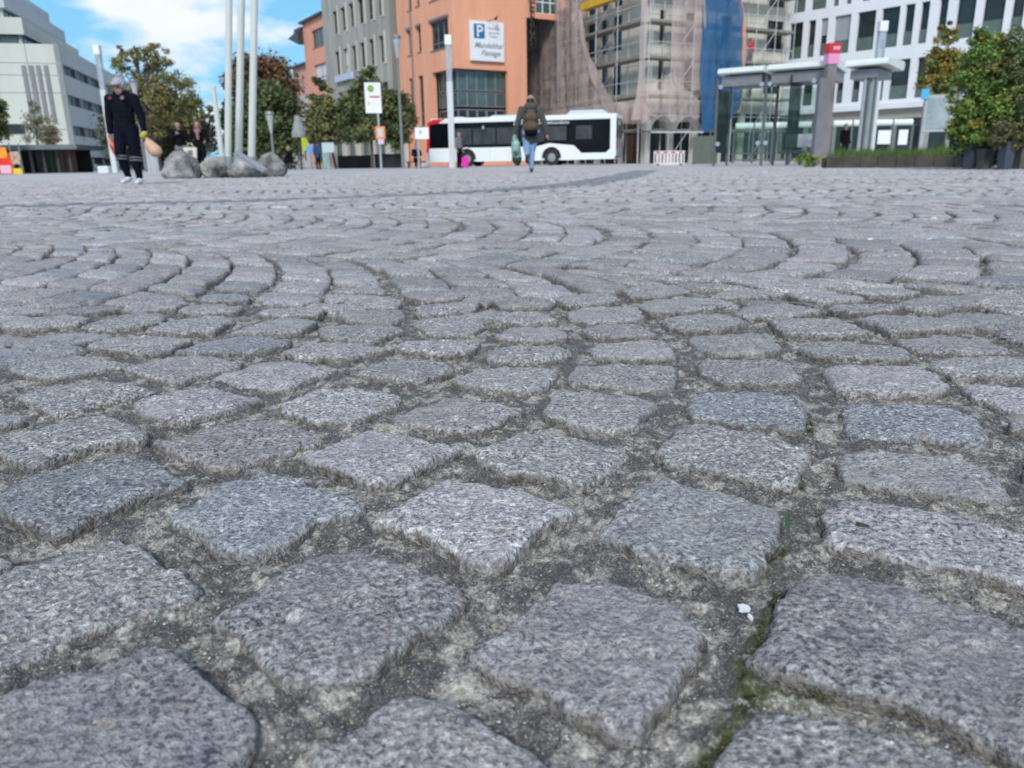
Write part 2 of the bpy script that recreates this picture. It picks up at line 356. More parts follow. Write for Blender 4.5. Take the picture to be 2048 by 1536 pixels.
    h2 = N(t, 'ShaderNodeMath', operation='MULTIPLY'); l(fine, h2.inputs[0]); h2.inputs[1].default_value = .6; l(h2.outputs[0], h.inputs[1])
    bp = N(t, 'ShaderNodeBump'); bp.inputs['Strength'].default_value = .9; bp.inputs['Distance'].default_value = .0020
    l(h.outputs[0], bp.inputs['Height']); l(bp.outputs[0], b.inputs['Normal'])
    return m
def mortar_mat():
    m = bpy.data.materials.new('joint_grit'); m.use_nodes = True; t = m.node_tree; b = t.nodes['Principled BSDF']; l = t.links.new
    g = N(t, 'ShaderNodeNewGeometry')
    def noise(sc, det=3, rough=.55):
        n = N(t, 'ShaderNodeTexNoise'); n.inputs['Scale'].default_value = sc; n.inputs['Detail'].default_value = det; n.inputs['Roughness'].default_value = rough
        l(g.outputs['Position'], n.inputs['Vector']); return n.outputs['Fac']
    def ramp(x, els):
        r = N(t, 'ShaderNodeValToRGB'); e = r.color_ramp.elements
        while len(e) < len(els): e.new(.5)
        for k, (p, c) in enumerate(els): e[k].position = p; e[k].color = (*c, 1)
        l(x, r.inputs[0]); return r.outputs[0]
    vo = N(t, 'ShaderNodeTexVoronoi'); vo.inputs['Scale'].default_value = 420; l(g.outputs['Position'], vo.inputs['Vector'])
    dk = ramp(noise(330, 3, .6), [(.3, (.055, .052, .047)), (.55, (.125, .12, .11)), (.75, (.26, .25, .225))])
    lt = ramp(noise(260, 3, .6), [(.3, (.16, .145, .11)), (.48, (.46, .43, .345)), (.7, (.70, .665, .56))])
    k = N(t, 'ShaderNodeMix', data_type='RGBA'); l(dk, k.inputs['A']); l(lt, k.inputs['B'])
    ms = ramp(noise(36, 8, .80), [(.48, (0, 0, 0)), (.575, (1, 1, 1))]); l(ms, k.inputs['Factor'])
    sp = ramp(vo.outputs['Distance'], [(.2, (1, 1, 1)), (.36, (0, 0, 0))])
    k2 = N(t, 'ShaderNodeMix', data_type='RGBA'); l(sp, k2.inputs['Factor']); l(k.outputs['Result'], k2.inputs['A']); l(vo.outputs['Color'], k2.inputs['B'])
    k3 = N(t, 'ShaderNodeMix', data_type='RGBA'); k3.inputs['Factor'].default_value = .32; l(k.outputs['Result'], k3.inputs['A'])
    hs_ = N(t, 'ShaderNodeHueSaturation'); hs_.inputs['Saturation'].default_value = .12; hs_.inputs['Value'].default_value = .85; l(k2.outputs['Result'], hs_.inputs['Color']); l(hs_.outputs[0], k3.inputs['B'])
    # moss where the joint stays damp
    a = N(t, 'ShaderNodeAttribute', attribute_name='edge')
    mg = N(t, 'ShaderNodeMath', operation='MULTIPLY'); l(a.outputs['Fac'], mg.inputs[0]); l(ramp(noise(120, 4, .7), [(.40, (0, 0, 0)), (.52, (1, 1, 1))]), mg.inputs[1])
    k4 = N(t, 'ShaderNodeMix', data_type='RGBA'); l(mg.outputs[0], k4.inputs['Factor']); l(k3.outputs['Result'], k4.inputs['A']); l(ramp(noise(500, 2), [(.3, (.03, .04, .014)), (.7, (.12, .13, .045))]), k4.inputs['B'])
    l(k4.outputs['Result'], b.inputs['Base Color']); b.inputs['Roughness'].default_value = .8
    bp = N(t, 'ShaderNodeBump'); bp.inputs['Strength'].default_value = 1.0; bp.inputs['Distance'].default_value = .003
    l(noise(430, 3, .65), bp.inputs['Height']); l(bp.outputs[0], b.inputs['Normal'])
    return m
GRANITE = stone_mat(); GRIT = mortar_mat()
def far_mat():
    m = bpy.data.materials.new('distant_paving'); m.use_nodes = True; t = m.node_tree; b = t.nodes['Principled BSDF']; l = t.links.new
    g = N(t, 'ShaderNodeNewGeometry')
    v = N(t, 'ShaderNodeTexVoronoi'); v.inputs['Scale'].default_value = 6.2; l(g.outputs['Position'], v.inputs['Vector'])
    n = N(t, 'ShaderNodeTexNoise'); n.inputs['Scale'].default_value = .35; n.inputs['Detail'].default_value = 5; l(g.outputs['Position'], n.inputs['Vector'])
    h = N(t, 'ShaderNodeHueSaturation'); h.inputs['Saturation'].default_value = .05; h.inputs['Value'].default_value = .5; l(v.outputs['Color'], h.inputs['Color'])
    k = N(t, 'ShaderNodeMix', data_type='RGBA'); k.inputs['Factor'].default_value = .15; k.inputs['A'].default_value = (.50, .48, .48, 1); l(h.outputs[0], k.inputs['B'])
    r = N(t, 'ShaderNodeMapRange'); r.inputs['From Min'].default_value = .3; r.inputs['From Max'].default_value = .7; r.inputs['To Min'].default_value = .87; r.inputs['To Max'].default_value = 1.12; l(n.outputs['Fac'], r.inputs['Value'])
    k2 = N(t, 'ShaderNodeMix', data_type='RGBA', blend_type='MULTIPLY'); k2.inputs['Factor'].default_value = 1; l(k.outputs['Result'], k2.inputs['A']); l(r.outputs[0], k2.inputs['B'])
    l(k2.outputs['Result'], b.inputs['Base Color']); b.inputs['Roughness'].default_value = .62
    return m
YF = 21.0
SQ = MB()
SQ.quad((-700, YF, -.006), (700, YF, -.006), (700, 1500, -.006), (-700, 1500, -.006))
SQ.quad((-700, -60, -.034), (700, -60, -.034), (700, YF, -.034), (-700, YF, -.034), 1)
square = SQ.obj('cobbled_square', [far_mat(), GRIT]); tag(square, kind='structure')

# joint bed in the foreground: rough grit, finely modelled
MOSSLINE = [G(x, y) for x, y in ((1575, 1045), (1562, 1150), (1560, 1200), (1530, 1270), (1495, 1340), (1500, 1400), (1470, 1450), (1420, 1530), (1616, 870), (1590, 1000))]
MOSSSEG = [((1616, 835), (1622, 880), .006), ((1600, 960), (1605, 985), .005), ((1575, 1110), (1535, 1150), .006), ((1560, 1195), (1490, 1340), .008), ((1490, 1340), (1500, 1395), .012), ((1500, 1395), (1640, 1415), .009), ((1500, 1400), (1425, 1520), .012), ((1425, 1520), (1390, 1600), .012)]
def seg_d(X, Y, a, b):
    ax, ay = a[0], a[1]; ux, uy = b[0] - ax, b[1] - ay; tt = np.clip(((X - ax) * ux + (Y - ay) * uy) / (ux * ux + uy * uy), 0, 1)
    return np.hypot(X - ax - tt * ux, Y - ay - tt * uy)
def joint_bed():
    nr, nc = 430, 620
    ys = .17 * (6.5 / .17) ** (np.arange(nr) / (nr - 1)); t = np.linspace(-1, 1, nc)
    X = t[None, :] * (ys[:, None] * .80 + .06); Y = np.repeat(ys[:, None], nc, 1)
    Z = -.0100 + .004 * fbm(X, Y, 14, 3, 5) + .0075 * np.maximum(fbm(X, Y, 70, 4, 9, .6), -.25) + .0022 * fbm(X, Y, 330, 2, 31)
    Z -= .012 * np.clip((Y - 1.0) / 1.2, 0, 1)
    mo = np.zeros_like(X)
    for a, b, w in MOSSSEG:
        mo = np.maximum(mo, np.clip(1.6 - seg_d(X, Y, G(*a, -.01), G(*b, -.01)) / (w * .6), 0, 1))
    Z += mo * (.002 + .003 * (fbm(X, Y, 260, 2, 77) + .3))
    V = np.stack([X.ravel(), Y.ravel(), Z.ravel()], 1)
    i = np.arange(nr - 1)[:, None] * nc + np.arange(nc - 1)[None, :]; i = i.ravel()
    Fc = np.stack([i, i + 1, i + nc + 1, i + nc], 1)
    o = from_np('joint_filling', V, Fc, GRIT, square, smooth=True, extra=mo.ravel()); o['kind'] = 'stuff'
joint_bed()

# ---- stone layout: traced foreground, then segmental arcs laid the same way
RES = 0.006; EX = (-5.2, 5.2, .1, 7.0)
OW, OH = int((EX[1] - EX[0]) / RES), int((EX[3] - EX[2]) / RES)
OCC = np.zeros((OH, OW), bool)
def raster(poly, grow=0.0):
    p = np.array(poly); c = p.mean(0)
    if grow: d = p - c; r = np.linalg.norm(d, axis=1, keepdims=True); p = c + d * (1 + grow / r)
    q = np.stack([(p[:, 0] - EX[0]) / RES, (p[:, 1] - EX[2]) / RES], 1)
    x0, y0 = np.maximum(np.floor(q.min(0)).astype(int), 0); x1, y1 = np.minimum(np.ceil(q.max(0)).astype(int) + 1, [OW, OH])
    if x1 <= x0 or y1 <= y0: return None
    xx, yy = np.meshgrid(np.arange(x0, x1) + .5, np.arange(y0, y1) + .5); ins = np.zeros(xx.shape, bool)
    for i in range(len(q)):
        a = q[i]; b = q[i - 1]; cnd = ((a[1] > yy) != (b[1] > yy))
        with np.errstate(divide='ignore', invalid='ignore'): xi = (b[0] - a[0]) * (yy - a[1]) / (b[1] - a[1]) + a[0]
        ins ^= (cnd & (xx < xi))
    return x0, y0, x1, y1, ins
def occupy(poly, grow):
    r = raster(poly, grow)
    if r: OCC[r[1]:r[3], r[0]:r[2]] |= r[4]
def area(p): p = np.array(p); x, y = p[:, 0], p[:, 1]; return .5 * abs(np.dot(x, np.roll(y, 1)) - np.dot(y, np.roll(x, 1)))
for p in NEAR: occupy(p, .006)
RNG = np.random.default_rng(7); R_ARC = 1.45; SP = .163
TILT = rad(24); DX, DY = math.cos(TILT), -math.sin(TILT); NX, NY = math.sin(TILT), math.cos(TILT)
PITCHV = 1.76; V0 = .19
LINE = lambda x, y: y - (4.86 - .17 * x)              # the straight joint across the square
def courses():
    """every stone as a quad, near part of the square"""
    out = []
    th0, th1 = rad(-45), rad(35); r0 = np.array([R_ARC * math.cos(th0), R_ARC * math.sin(th0)])
    for k in range(0, 5):
        vb = V0 + PITCHV * k; off = RNG.random() * SP
        for j in range(-60, 90):
            c = np.array([DX, DY]) * (j * SP + off)
            base = c + np.array([NX, NY]) * (vb - (r0[0] * NX + r0[1] * NY))
            # keep only arcs near the view
            t = th0 + RNG.random() * .03; rr = R_ARC + RNG.normal(0, .006)
            while t < th1:
                w = RNG.uniform(.118, .182) / R_ARC
                t2 = t + w
                if t2 > th1 + .05: break
                gap = RNG.uniform(.012, .024) / R_ARC; h = SP - RNG.uniform(.011, .020); sk = RNG.uniform(-.006, .006)
                pts = []
                for tt, hh in ((t + gap / 2, 0), (t2 - gap / 2, 0), (t2 - gap / 2, h), (t + gap / 2, h)):
                    q = base + np.array([DX, DY]) * (hh + RNG.uniform(-.006, .006)) + rr * np.array([math.cos(tt), math.sin(tt)]) + RNG.uniform(-.007, .007, 2)
                    pts.append(tuple(q))
                m = np.mean(pts, 0)
                if .15 < m[1] < 6.9 and abs(m[0]) < .72 * m[1] + .35 and LINE(*m) < -.06: out.append(pts)
                t = t2
    return out
def rows_far():
    """beyond the straight joint: arcs again, opposite lean, coarser sampling"""
    out = []
    R2, sp = 1.3, .15; th0, th1 = rad(-38), rad(38); pit = 2 * R2 * math.sin(th1)
    ux, uy = math.cos(rad(-9.6)), math.sin(rad(-9.6)); vx, vy = -uy, ux
    for k in range(0, 14):
        v0 = 4.9 * math.cos(rad(9.6)) + pit * (k + .5)
        xr = (.72 * (v0 + pit) + 3.5)
        for j in range(int(-xr / sp), int(xr / sp)):
            cu = j * sp; t = th0 + RNG.random() * .05
            sgn = 1 if k % 2 else -1
            while t < th1:
                w = RNG.uniform(.10, .18) / R2; t2 = min(t + w, th1); g = .0105 / R2
                pts = []
                for tt, hh in ((t + g, 0), (t2 - g, 0), (t2 - g, sp - .017), (t + g, sp - .017)):
                    u = cu + hh + sgn * R2 * math.cos(tt) + RNG.uniform(-.009, .009); v = v0 + R2 * math.sin(tt) + RNG.uniform(-.008, .008)
                    pts.append((u * ux + v * vx, u * uy + v * vy))
                if t2 - t < .05: t = t2; continue
                m = np.mean(pts, 0); t = t2
                if m[1] < YF - .1 and abs(m[0]) < .70 * m[1] + .5 and LINE(*m) > .09: out.append(pts)
    return out
# dark basalt band that sweeps across the square
BAND = [G(x, y) for x, y in ((-120, 417), (0, 412), (300, 405), (550, 399), (800, 390), (1000, 380), (1150, 368), (1220, 358), (1262, 349), (1288, 341))]
BAND = [(p.x, p.y) for p in BAND]
def band_d(x, y):
    best = 9e9
    for a, b in zip(BAND[:-1], BAND[1:]):
        ux, uy = b[0] - a[0], b[1] - a[1]; tt = max(0, min(1, ((x - a[0]) * ux + (y - a[1]) * uy) / (ux * ux + uy * uy)))
        best = min(best, math.hypot(x - a[0] - tt * ux, y - a[1] - tt * uy))
    return best
def tint(x, y):
    b = RNG.normal(.365, .032) + .13 * min(1, max(0, (y - 1.2) / 5)); k = RNG.random()  # paler with distance: grazing sheen of the paving put into the stone colour
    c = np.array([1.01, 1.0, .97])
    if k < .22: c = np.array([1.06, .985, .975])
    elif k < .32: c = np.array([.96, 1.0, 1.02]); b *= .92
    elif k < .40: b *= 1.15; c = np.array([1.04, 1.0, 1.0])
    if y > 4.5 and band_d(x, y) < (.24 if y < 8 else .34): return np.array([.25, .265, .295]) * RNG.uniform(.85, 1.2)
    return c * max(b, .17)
def _rnd(i): return ((i * 7919 + 13) % 101) / 100
def build_stone(poly, n, nring, seed, detail, col, zoff, tilt, dome=False):
    """one cobble as a craggy dome; returns verts, faces, colour, edge"""
    p = np.array(poly); c = p.mean(0)
    # closed outline resampled by arc length, corners softened
    q = np.vstack([p, p[:1]]); sl = np.r_[0, np.cumsum(np.linalg.norm(np.diff(q, axis=0), axis=1))]
    s = np.linspace(0, sl[-1], n, endpoint=False); ox = np.interp(s, sl, q[:, 0]); oy = np.interp(s, sl, q[:, 1])
    w = max(1, int(n * (.010 if n > 40 else .02) + .5))
    for _ in range(2 if n > 40 else 1):
        ox = sum(np.roll(ox, k) for k in range(-w, w + 1)) / (2 * w + 1); oy = sum(np.roll(oy, k) for k in range(-w, w + 1)) / (2 * w + 1)
    dx, dy = ox - c[0], oy - c[1]; r = np.hypot(dx, dy)
    k = 1 + (.06 * fbm(ox, oy, 45, 3, seed) + .06 * fbm(ox, oy, 150, 3, seed + 5, .6)) * detail
    dx, dy = dx * k * 1.008, dy * k * 1.008
    if nring >= 14: rs = np.r_[.001, np.linspace(.09, .80, nring - 11), .85, .89, .925, .95, .97, .985, 1.0, 1.008, 1.012, 1.02]
    elif nring >= 6: rs = np.r_[.001, .45, .72, .88, .95, 1.0, 1.02][:nring + 1]
    else: rs = np.array([.001, .62, .86, 1.0, 1.03])
    X = c[0] + np.outer(rs, dx); Y = c[1] + np.outer(rs, dy)
    rad_m = np.hypot(dx, dy).mean()
    e = (1 - rs)[:, None] * rad_m                       # distance in from the rim
    wid = .0026 * (1 + .9 * fbm(X, Y, 60, 2, seed + 3))
    drop = -.0050 * np.exp(-np.maximum(e, 0) / np.maximum(wid, .002)) if not dome else -.0095 * np.exp(-np.maximum(e, 0) / np.maximum(wid * 2.2, .004))
    Z = zoff + drop + tilt[0] * (X - c[0]) + tilt[1] * (Y - c[1]) - .9 * ((X - c[0]) ** 2 + (Y - c[1]) ** 2) * tilt[2]
    if detail > 0:
        Z = Z + detail * (.0030 * fbm(X, Y, 22, 2, seed + 1) + .0022 * fbm(X, Y, 75, 3, seed + 2, .55) - .0022 * np.clip(fbm(X, Y, 48, 2, seed + 8) - .22, 0, 1) * 4)
        if nring >= 14: Z = Z + .0011 * fbm(X, Y, 290, 2, 3)
    drp = np.zeros(len(rs)); 
    if len(rs) > 5: drp[-3:] = (-.004, -.012, -.03) if nring >= 14 else (-.000, -.003, -.03)
    else: drp[-2:] = (-.004, -.03)
    Z = Z + drp[:, None]
    ed = .8 * np.clip(1 - e / .0045, 0, 1) ** 1.5 * np.ones_like(X); ed = np.maximum(ed, (drp[:, None] < -.003) * 1.0)
    V = np.stack([X.ravel(), Y.ravel(), Z.ravel()], 1); m = len(rs)
    a = (np.arange(m - 1)[:, None] * n + np.arange(n)[None, :]).ravel(); b = (np.arange(m - 1)[:, None] * n + (np.arange(n)[None, :] + 1) % n).ravel()
    Fc = np.stack([a, a + n, b + n, b], 1)
    return V, Fc, np.repeat(np.array([*col, _rnd(seed)])[None], len(V), 0), ed.ravel()
stones = []     # (poly, traced)
for p in NEAR: stones.append((p, True))
def shrink_to_free(poly):
    p = np.array(poly); c = p.mean(0)
    q = np.vstack([p, p[:1]]); sl = np.r_[0, np.cumsum(np.linalg.norm(np.diff(q, axis=0), axis=1))]
    s = np.linspace(0, sl[-1], 20, endpoint=False); o = np.stack([np.interp(s, sl, q[:, 0]), np.interp(s, sl, q[:, 1])], 1)
    def occ(pt):
        i, j = int((pt[0] - EX[0]) / RES), int((pt[1] - EX[2]) / RES)
        return 0 <= i < OW and 0 <= j < OH and OCC[j, i]
    if occ(c):                                          # slide the centre out of the overlap
        free = [pt for pt in o if not occ(pt)]
        if len(free) < 7: return None
        c = (np.mean(free, 0) * .8 + c * .2)
        if occ(c): return None
    out = []
    for pt in o:
        f = 1.0
        for t in np.linspace(.15, 1, 18):
            if occ(c + (pt - c) * t): f = t - .05; break
        out.append(c + (pt - c) * max(f, .1))
    a = area(out)
    if a < .38 * area(poly) or a < .004: return None
    return [tuple(x) for x in out] if a < .97 * area(poly) else poly
for p in courses():
    r = shrink_to_free(p)
    if r is not None:
        occupy(r, .004); stones.append((r, False))
for p in rows_far(): stones.append((p, False))
stones.sort(key=lambda s: (not s[1], np.mean([q[1] for q in s[0]]) ** 2 + .3 * np.mean([q[0] for q in s[0]]) ** 2))
VV, FF, CCL, EE = [], [], [], []; base = 0; SI = 0
BRIGHT = {11: (.50, .485, .48), 56: (.42, .41, .40), 55: (.40, .385, .38), 4: (.30, .295, .295), 7: (.29, .282, .282), 10: (.345, .355, .35), 0: (.29, .285, .29), 5: (.35, .338, .338)}      # the pale stones of the foreground
for k, (p, tr) in enumerate(stones):
    m = np.mean(p, 0); dist = m[1]
    if tr: idx = NEAR.index(p)
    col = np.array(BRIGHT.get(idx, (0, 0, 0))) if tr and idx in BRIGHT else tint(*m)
    if tr and m[1] < .55 and idx not in BRIGHT: col = col * .9
    tl = (RNG.normal(0, .02), RNG.normal(0, .02), RNG.uniform(-.1, .2)); z = RNG.normal(0, .0012)
    if m[1] < 1.0: n, nr, dt = 150, 40, 1.0
    elif m[1] < 1.7: n, nr, dt = 90, 22, 1.0
    elif m[1] < 3.2: n, nr, dt = 34, 6, .9
    elif m[1] < 6: n, nr, dt = 16, 6, .6
    else: n, nr, dt = 8, 3, 0.0
    if not tr:
        z = RNG.normal(0, .0019); tl = (RNG.normal(0, .03), RNG.normal(0, .03), .08); col = col * RNG.uniform(.84, 1.16)
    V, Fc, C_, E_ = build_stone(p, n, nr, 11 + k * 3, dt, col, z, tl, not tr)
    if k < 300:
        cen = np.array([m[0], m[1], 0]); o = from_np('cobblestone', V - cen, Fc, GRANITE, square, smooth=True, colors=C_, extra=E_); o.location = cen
    else:
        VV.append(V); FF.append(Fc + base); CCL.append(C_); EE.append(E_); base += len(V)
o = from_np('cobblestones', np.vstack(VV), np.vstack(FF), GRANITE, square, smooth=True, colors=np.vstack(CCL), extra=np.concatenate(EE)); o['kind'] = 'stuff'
print('stones', len(stones), 'verts', base)

# ================================================================== BUILDINGS
class Face:
    """a vertical working plane: local x runs along it (to the right as seen), y into the building, z up"""
    def __init__(s, p, u, rootM=None):
        u = Vector((u[0], u[1], 0)).normalized(); s.u = u
        s.M = Matrix.Translation((p[0], p[1], 0)) @ Matrix.Rotation(math.atan2(u.y, u.x), 4, 'Z')
        s.I = s.M.inverted(); s.rootM = rootM if rootM is not None else s.M; s.L = s.rootM.inverted() @ s.M
    def uz(s, px, py, y=0.0):
        o = s.I @ Vector((0, 0, HC)); d = s.I.to_3x3() @ ray(px, py); t = (y - o.y) / d.y; q = o + d * t
        return q.x, q.z
    def yz(s, px, py, x):
        o = s.I @ Vector((0, 0, HC)); d = s.I.to_3x3() @ ray(px, py); t = (x - o.x) / d.x; q = o + d * t
        return q.y, q.z
    def x(s, px, py=200, y=0.0): return s.uz(px, py, y)[0]
    def z(s, px, py, y=0.0): return s.uz(px, py, y)[1]
def root_at(face, name, label, cat, group=None):
    o = bpy.data.objects.new(name, None); COL.objects.link(o); o.matrix_world = face.M; return tag(o, label, cat, group)
def add(face, root, mb, name, mats, **k): return mb.obj(name, mats, root, M=face.L, **k)
def wall(face, root, name, m, x0, x1, z0, z1, ops=(), thick=.25, y=0.0, caps=(1, 1)):
    xs = sorted({x0, x1, *[min(max(o[0], x0), x1) for o in ops], *[min(max(o[2], x0), x1) for o in ops]})
    zs = sorted({z0, z1, *[min(max(o[1], z0), z1) for o in ops], *[min(max(o[3], z0), z1) for o in ops]})
    b = MB()
    for i in range(len(xs) - 1):
        for k in range(len(zs) - 1):
            cx_, cz = (xs[i] + xs[i + 1]) / 2, (zs[k] + zs[k + 1]) / 2
            if any(o[0] < cx_ < o[2] and o[1] < cz < o[3] for o in ops): continue
            b.quad((xs[i], y, zs[k]), (xs[i + 1], y, zs[k]), (xs[i + 1], y, zs[k + 1]), (xs[i], y, zs[k + 1]))
    for a, c, d, e in ops:
        if a > x0: b.quad((a, y, c), (a, y + thick, c), (a, y + thick, e), (a, y, e))
        if d < x1: b.quad((d, y, c), (d, y, e), (d, y + thick, e), (d, y + thick, c))
        b.quad((a, y, e), (a, y + thick, e), (d, y + thick, e), (d, y, e)); b.quad((a, y, c), (d, y, c), (d, y + thick, c), (a, y + thick, c))
    if caps[1]: b.quad((x1, y, z0), (x1, y + thick, z0), (x1, y + thick, z1), (x1, y, z1))
    if caps[0]: b.quad((x0, y, z0), (x0, y, z1), (x0, y + thick, z1), (x0, y + thick, z0))
    b.quad((x0, y, z1), (x1, y, z1), (x1, y + thick, z1), (x0, y + thick, z1))
    return add(face, root, b, name, m)
WC = {}
def window(face, root, op, fm, gm, cols=1, rows=(), inset=.16, bar=.07, sill=None, y=0.0, name='window', gap=0):
    a, c, d, e = op; w, h = round(d - a, 2), round(e - c, 2); key = (w, h, cols, tuple(rows), fm.name, gm.name, bar)
    if key not in WC:
        f = MB(); f.box(0, 0, 0, w, .08, bar); f.box(0, 0, h - bar, w, .08, h); f.box(0, .001, bar, bar, .079, h - bar); f.box(w - bar, .001, bar, w, .079, h - bar)
        for k in range(1, cols): f.box(w * k / cols - bar / 2, .002, bar, w * k / cols + bar / 2, .078, h - bar)
        for r in rows: f.box(bar, .003, h * r - bar / 2, w - bar, .077, h * r + bar / 2)
        g = MB(); g.box(.01, .05, .01, w - .01, .07, h - .01)
        WC[key] = (f.mesh(name, fm), g.mesh('pane', gm))
    fo = bpy.data.objects.new(name, WC[key][0]); go = bpy.data.objects.new('pane', WC[key][1]); COL.objects.link(fo); COL.objects.link(go)
    fo.parent = root; fo.matrix_local = face.L @ Matrix.Translation((a, y + inset, c)); go.parent = fo
    if sill:
        s = MB(); s.box(-.06, -inset - .06, -.07, w + .06, .0, -.003); so = s.obj('sill', sill, fo)
    return fo

M_GLASS = mat('window_glass', (.018, .026, .028), .06, var=.5, scale=.5, spec=.5)
M_GLASSG = mat('green_glass', (.05, .10, .095), .08, var=.5, scale=.6, spec=.9)
M_GLASSB = mat('blue_foil_glass', (.012, .075, .14), .12, var=.4, scale=1.2)
M_DARK = mat('dark_metal', (.035, .037, .04), .45, var=.2)
M_GREYM = mat('grey_metal', (.22, .225, .235), .4, .3, var=.12)
M_ALU = mat('brushed_alu', (.50, .51, .53), .35, .6, var=.08)
M_WHITE = mat('white_paint', (.78, .80, .82), .45, var=.05, scale=1.5)
M_OR = mat('orange_render', srgb('e3a384'), .9, var=.09, scale=.8, bump=.15, bscale=30, grime=.3, streak=True)
M_OR2 = mat('salmon_render', srgb('dc9e85'), .9, var=.09, scale=.8, grime=.3, streak=True)
M_PINK = mat('pink_render', srgb('c99c8e'), .9, var=.07, scale=.8, grime=.12)
M_GREYC = mat('weathered_concrete', (.36, .355, .32), .9, var=.20, scale=1.1, streak=True, grime=.35, bump=.2, bscale=12)
M_PALE = mat('pale_stone', (.52, .50, .45), .85, var=.1, scale=1.0, streak=True)
M_PANEL = mat('pale_green_panel', (.54, .57, .51), .7, var=.07, scale=.5, streak=True, grime=.15)
M_PANELB = mat('grey_green_panel', (.45, .49, .50), .7, var=.07, scale=.5, streak=True, grime=.12)
M_CLAD = mat('beige_cladding', (.62, .60, .52), .85, var=.1, scale=2.5)
M_BACK = mat('dark_interior', (.02, .022, .022), .9, var=.3)
M_BLIND = mat('pale_blind', (.62, .64, .66), .8, var=.05)

# ---- left office block
CL = gx(155, 75); uA = Vector((.962, .274, 0))
FA = Face(CL, uA); rt = root_at(FA, 'office_building', 'pale green panelled office block with stepped upper storeys, left of the square', 'building')
FB = Face(CL, (-.274, .962), FA.M)
zt = FA.z(113, 88); zb = FB.z(150, 313)
bz = [(FB.z(139, 153), FB.z(137, 133)), (FB.z(144, 211), FB.z(143, 191)), (FB.z(149, 271), FB.z(148, 251))]
XL = -48
core = MB(); core.box(XL + .3, .3, zb - .6, -.45, 49, zt - .2); add(FA, rt, core, 'core', M_BACK)
lo = MB(); lo.box(XL + 1, 2.2, 0, -2.2, 47, zb - .003); add(FA, rt, lo, 'ground_floor_glazing', M_GLASS)
for k in range(0, 9):
    c_ = MB(); c_.box(-.9, 3 + k * 5.2, 0, -.3, 3.5 + k * 5.2, zb - .006); add(FA, rt, c_, 'column', M_PANELB)
# panelled front: each panel its own slab
colx = [XL + (0 - XL) * i / 18 for i in range(19)]; rowz = [zb, zb + 2.4, FA.z(113, 186), FA.z(113, 151), FA.z(113, 127), zt]
gw = (FA.x(3, 258), FA.x(50, 258)); 
for i in range(18):
    for k in range(5):
        x0, x1, z0, z1 = colx[i] + .02, colx[i + 1] - .02, rowz[k] + .02, rowz[k + 1] - .02
        if x1 < FA.x(-90, 200): continue
        p_ = MB(); p_.box(x0, 0, z0, x1, .25, z1); add(FA, rt, p_, 'panel', M_PANEL)
for px in (57, 72, 86, 101):
    r_ = MB(); x_ = FA.x(px, 190); r_.box(x_ - .16, -.12, FA.z(px, 245), x_ + .16, -.002, FA.z(px, 131)); add(FA, rt, r_, 'fin', M_GREYM)
window(FA, rt, (gw[0] - 3, FA.z(30, 268), gw[1], FA.z(30, 248)), M_DARK, M_GLASS, 3, inset=-.06)
ops = []
for (a, b_) in bz:
    for k in range(9): ops.append((.7 + k * 5.3, a, .7 + k * 5.3 + 5.28, b_))
wall(FB, rt, 'side_wall', M_PANELB, 0, 49.5, zb, zt + .01, ops, .4)
for o_ in ops: window(FB, rt, o_, M_DARK, mat('smoked_glass', (.02, .03, .03), .35, var=.5, scale=.4, spec=.25), 4, inset=.25)
for (a, b_) in bz[1:]:
    for x0 in (13, 27):
        if a < bz[1][0]: bb = MB(); bb.box(x0, -.9, a - 2.0, x0 + 9, -.003, a - .1); add(FB, rt, bb, 'projecting_bay', M_PANEL)
for nm, pc, yc, pe, dep, ptop, band in (('fifth_storey', 47, 62, 157, 5, 35, (88, 69)), ('sixth_storey', 10, 20, 128, 10, -14, (35, 15)), ('seventh_storey', -28, 0, 99, 15, -62, (-14, -32))):
    xr, _ = FA.uz(pc, yc, dep); ztop = FA.z(pc, ptop, dep); ylen, _ = FA.yz(pe, yc + 40, xr); z0 = FA.z(pc, band[0], dep) ; z1 = FA.z(pc, band[1], dep)
    ylen = min(max(ylen, dep + 8), 60)
    b_ = MB(); b_.box(XL, dep, z1 + .003, xr, ylen, ztop); add(FA, rt, b_, nm, M_PANEL if dep < 9 else M_PANELB)
    b_ = MB(); b_.box(XL, dep + .5, z0 - 1.4, xr - .4, ylen - .4, z1); add(FA, rt, b_, 'recessed_core', M_PANELB)
    n_ = 9
    for k in range(n_):
        x0 = xr - .6 - (k + 1) * 3.1
        window(FA, rt, (x0, z0 - .05, x0 + 3.0, z1 - .05), M_DARK, M_GLASSG, 2, inset=dep + .42)
    FS = Face(FA.M @ Vector((xr - .4, dep, 0)), (-.274, .962), FA.M)
    for k in range(int((ylen - dep) / 4.2)): window(FS, rt, (1 + k * 4.1, z0 - .05, 4.9 + k * 4.1, z1 - .05), M_DARK, M_GLASS, 3, inset=-.06)

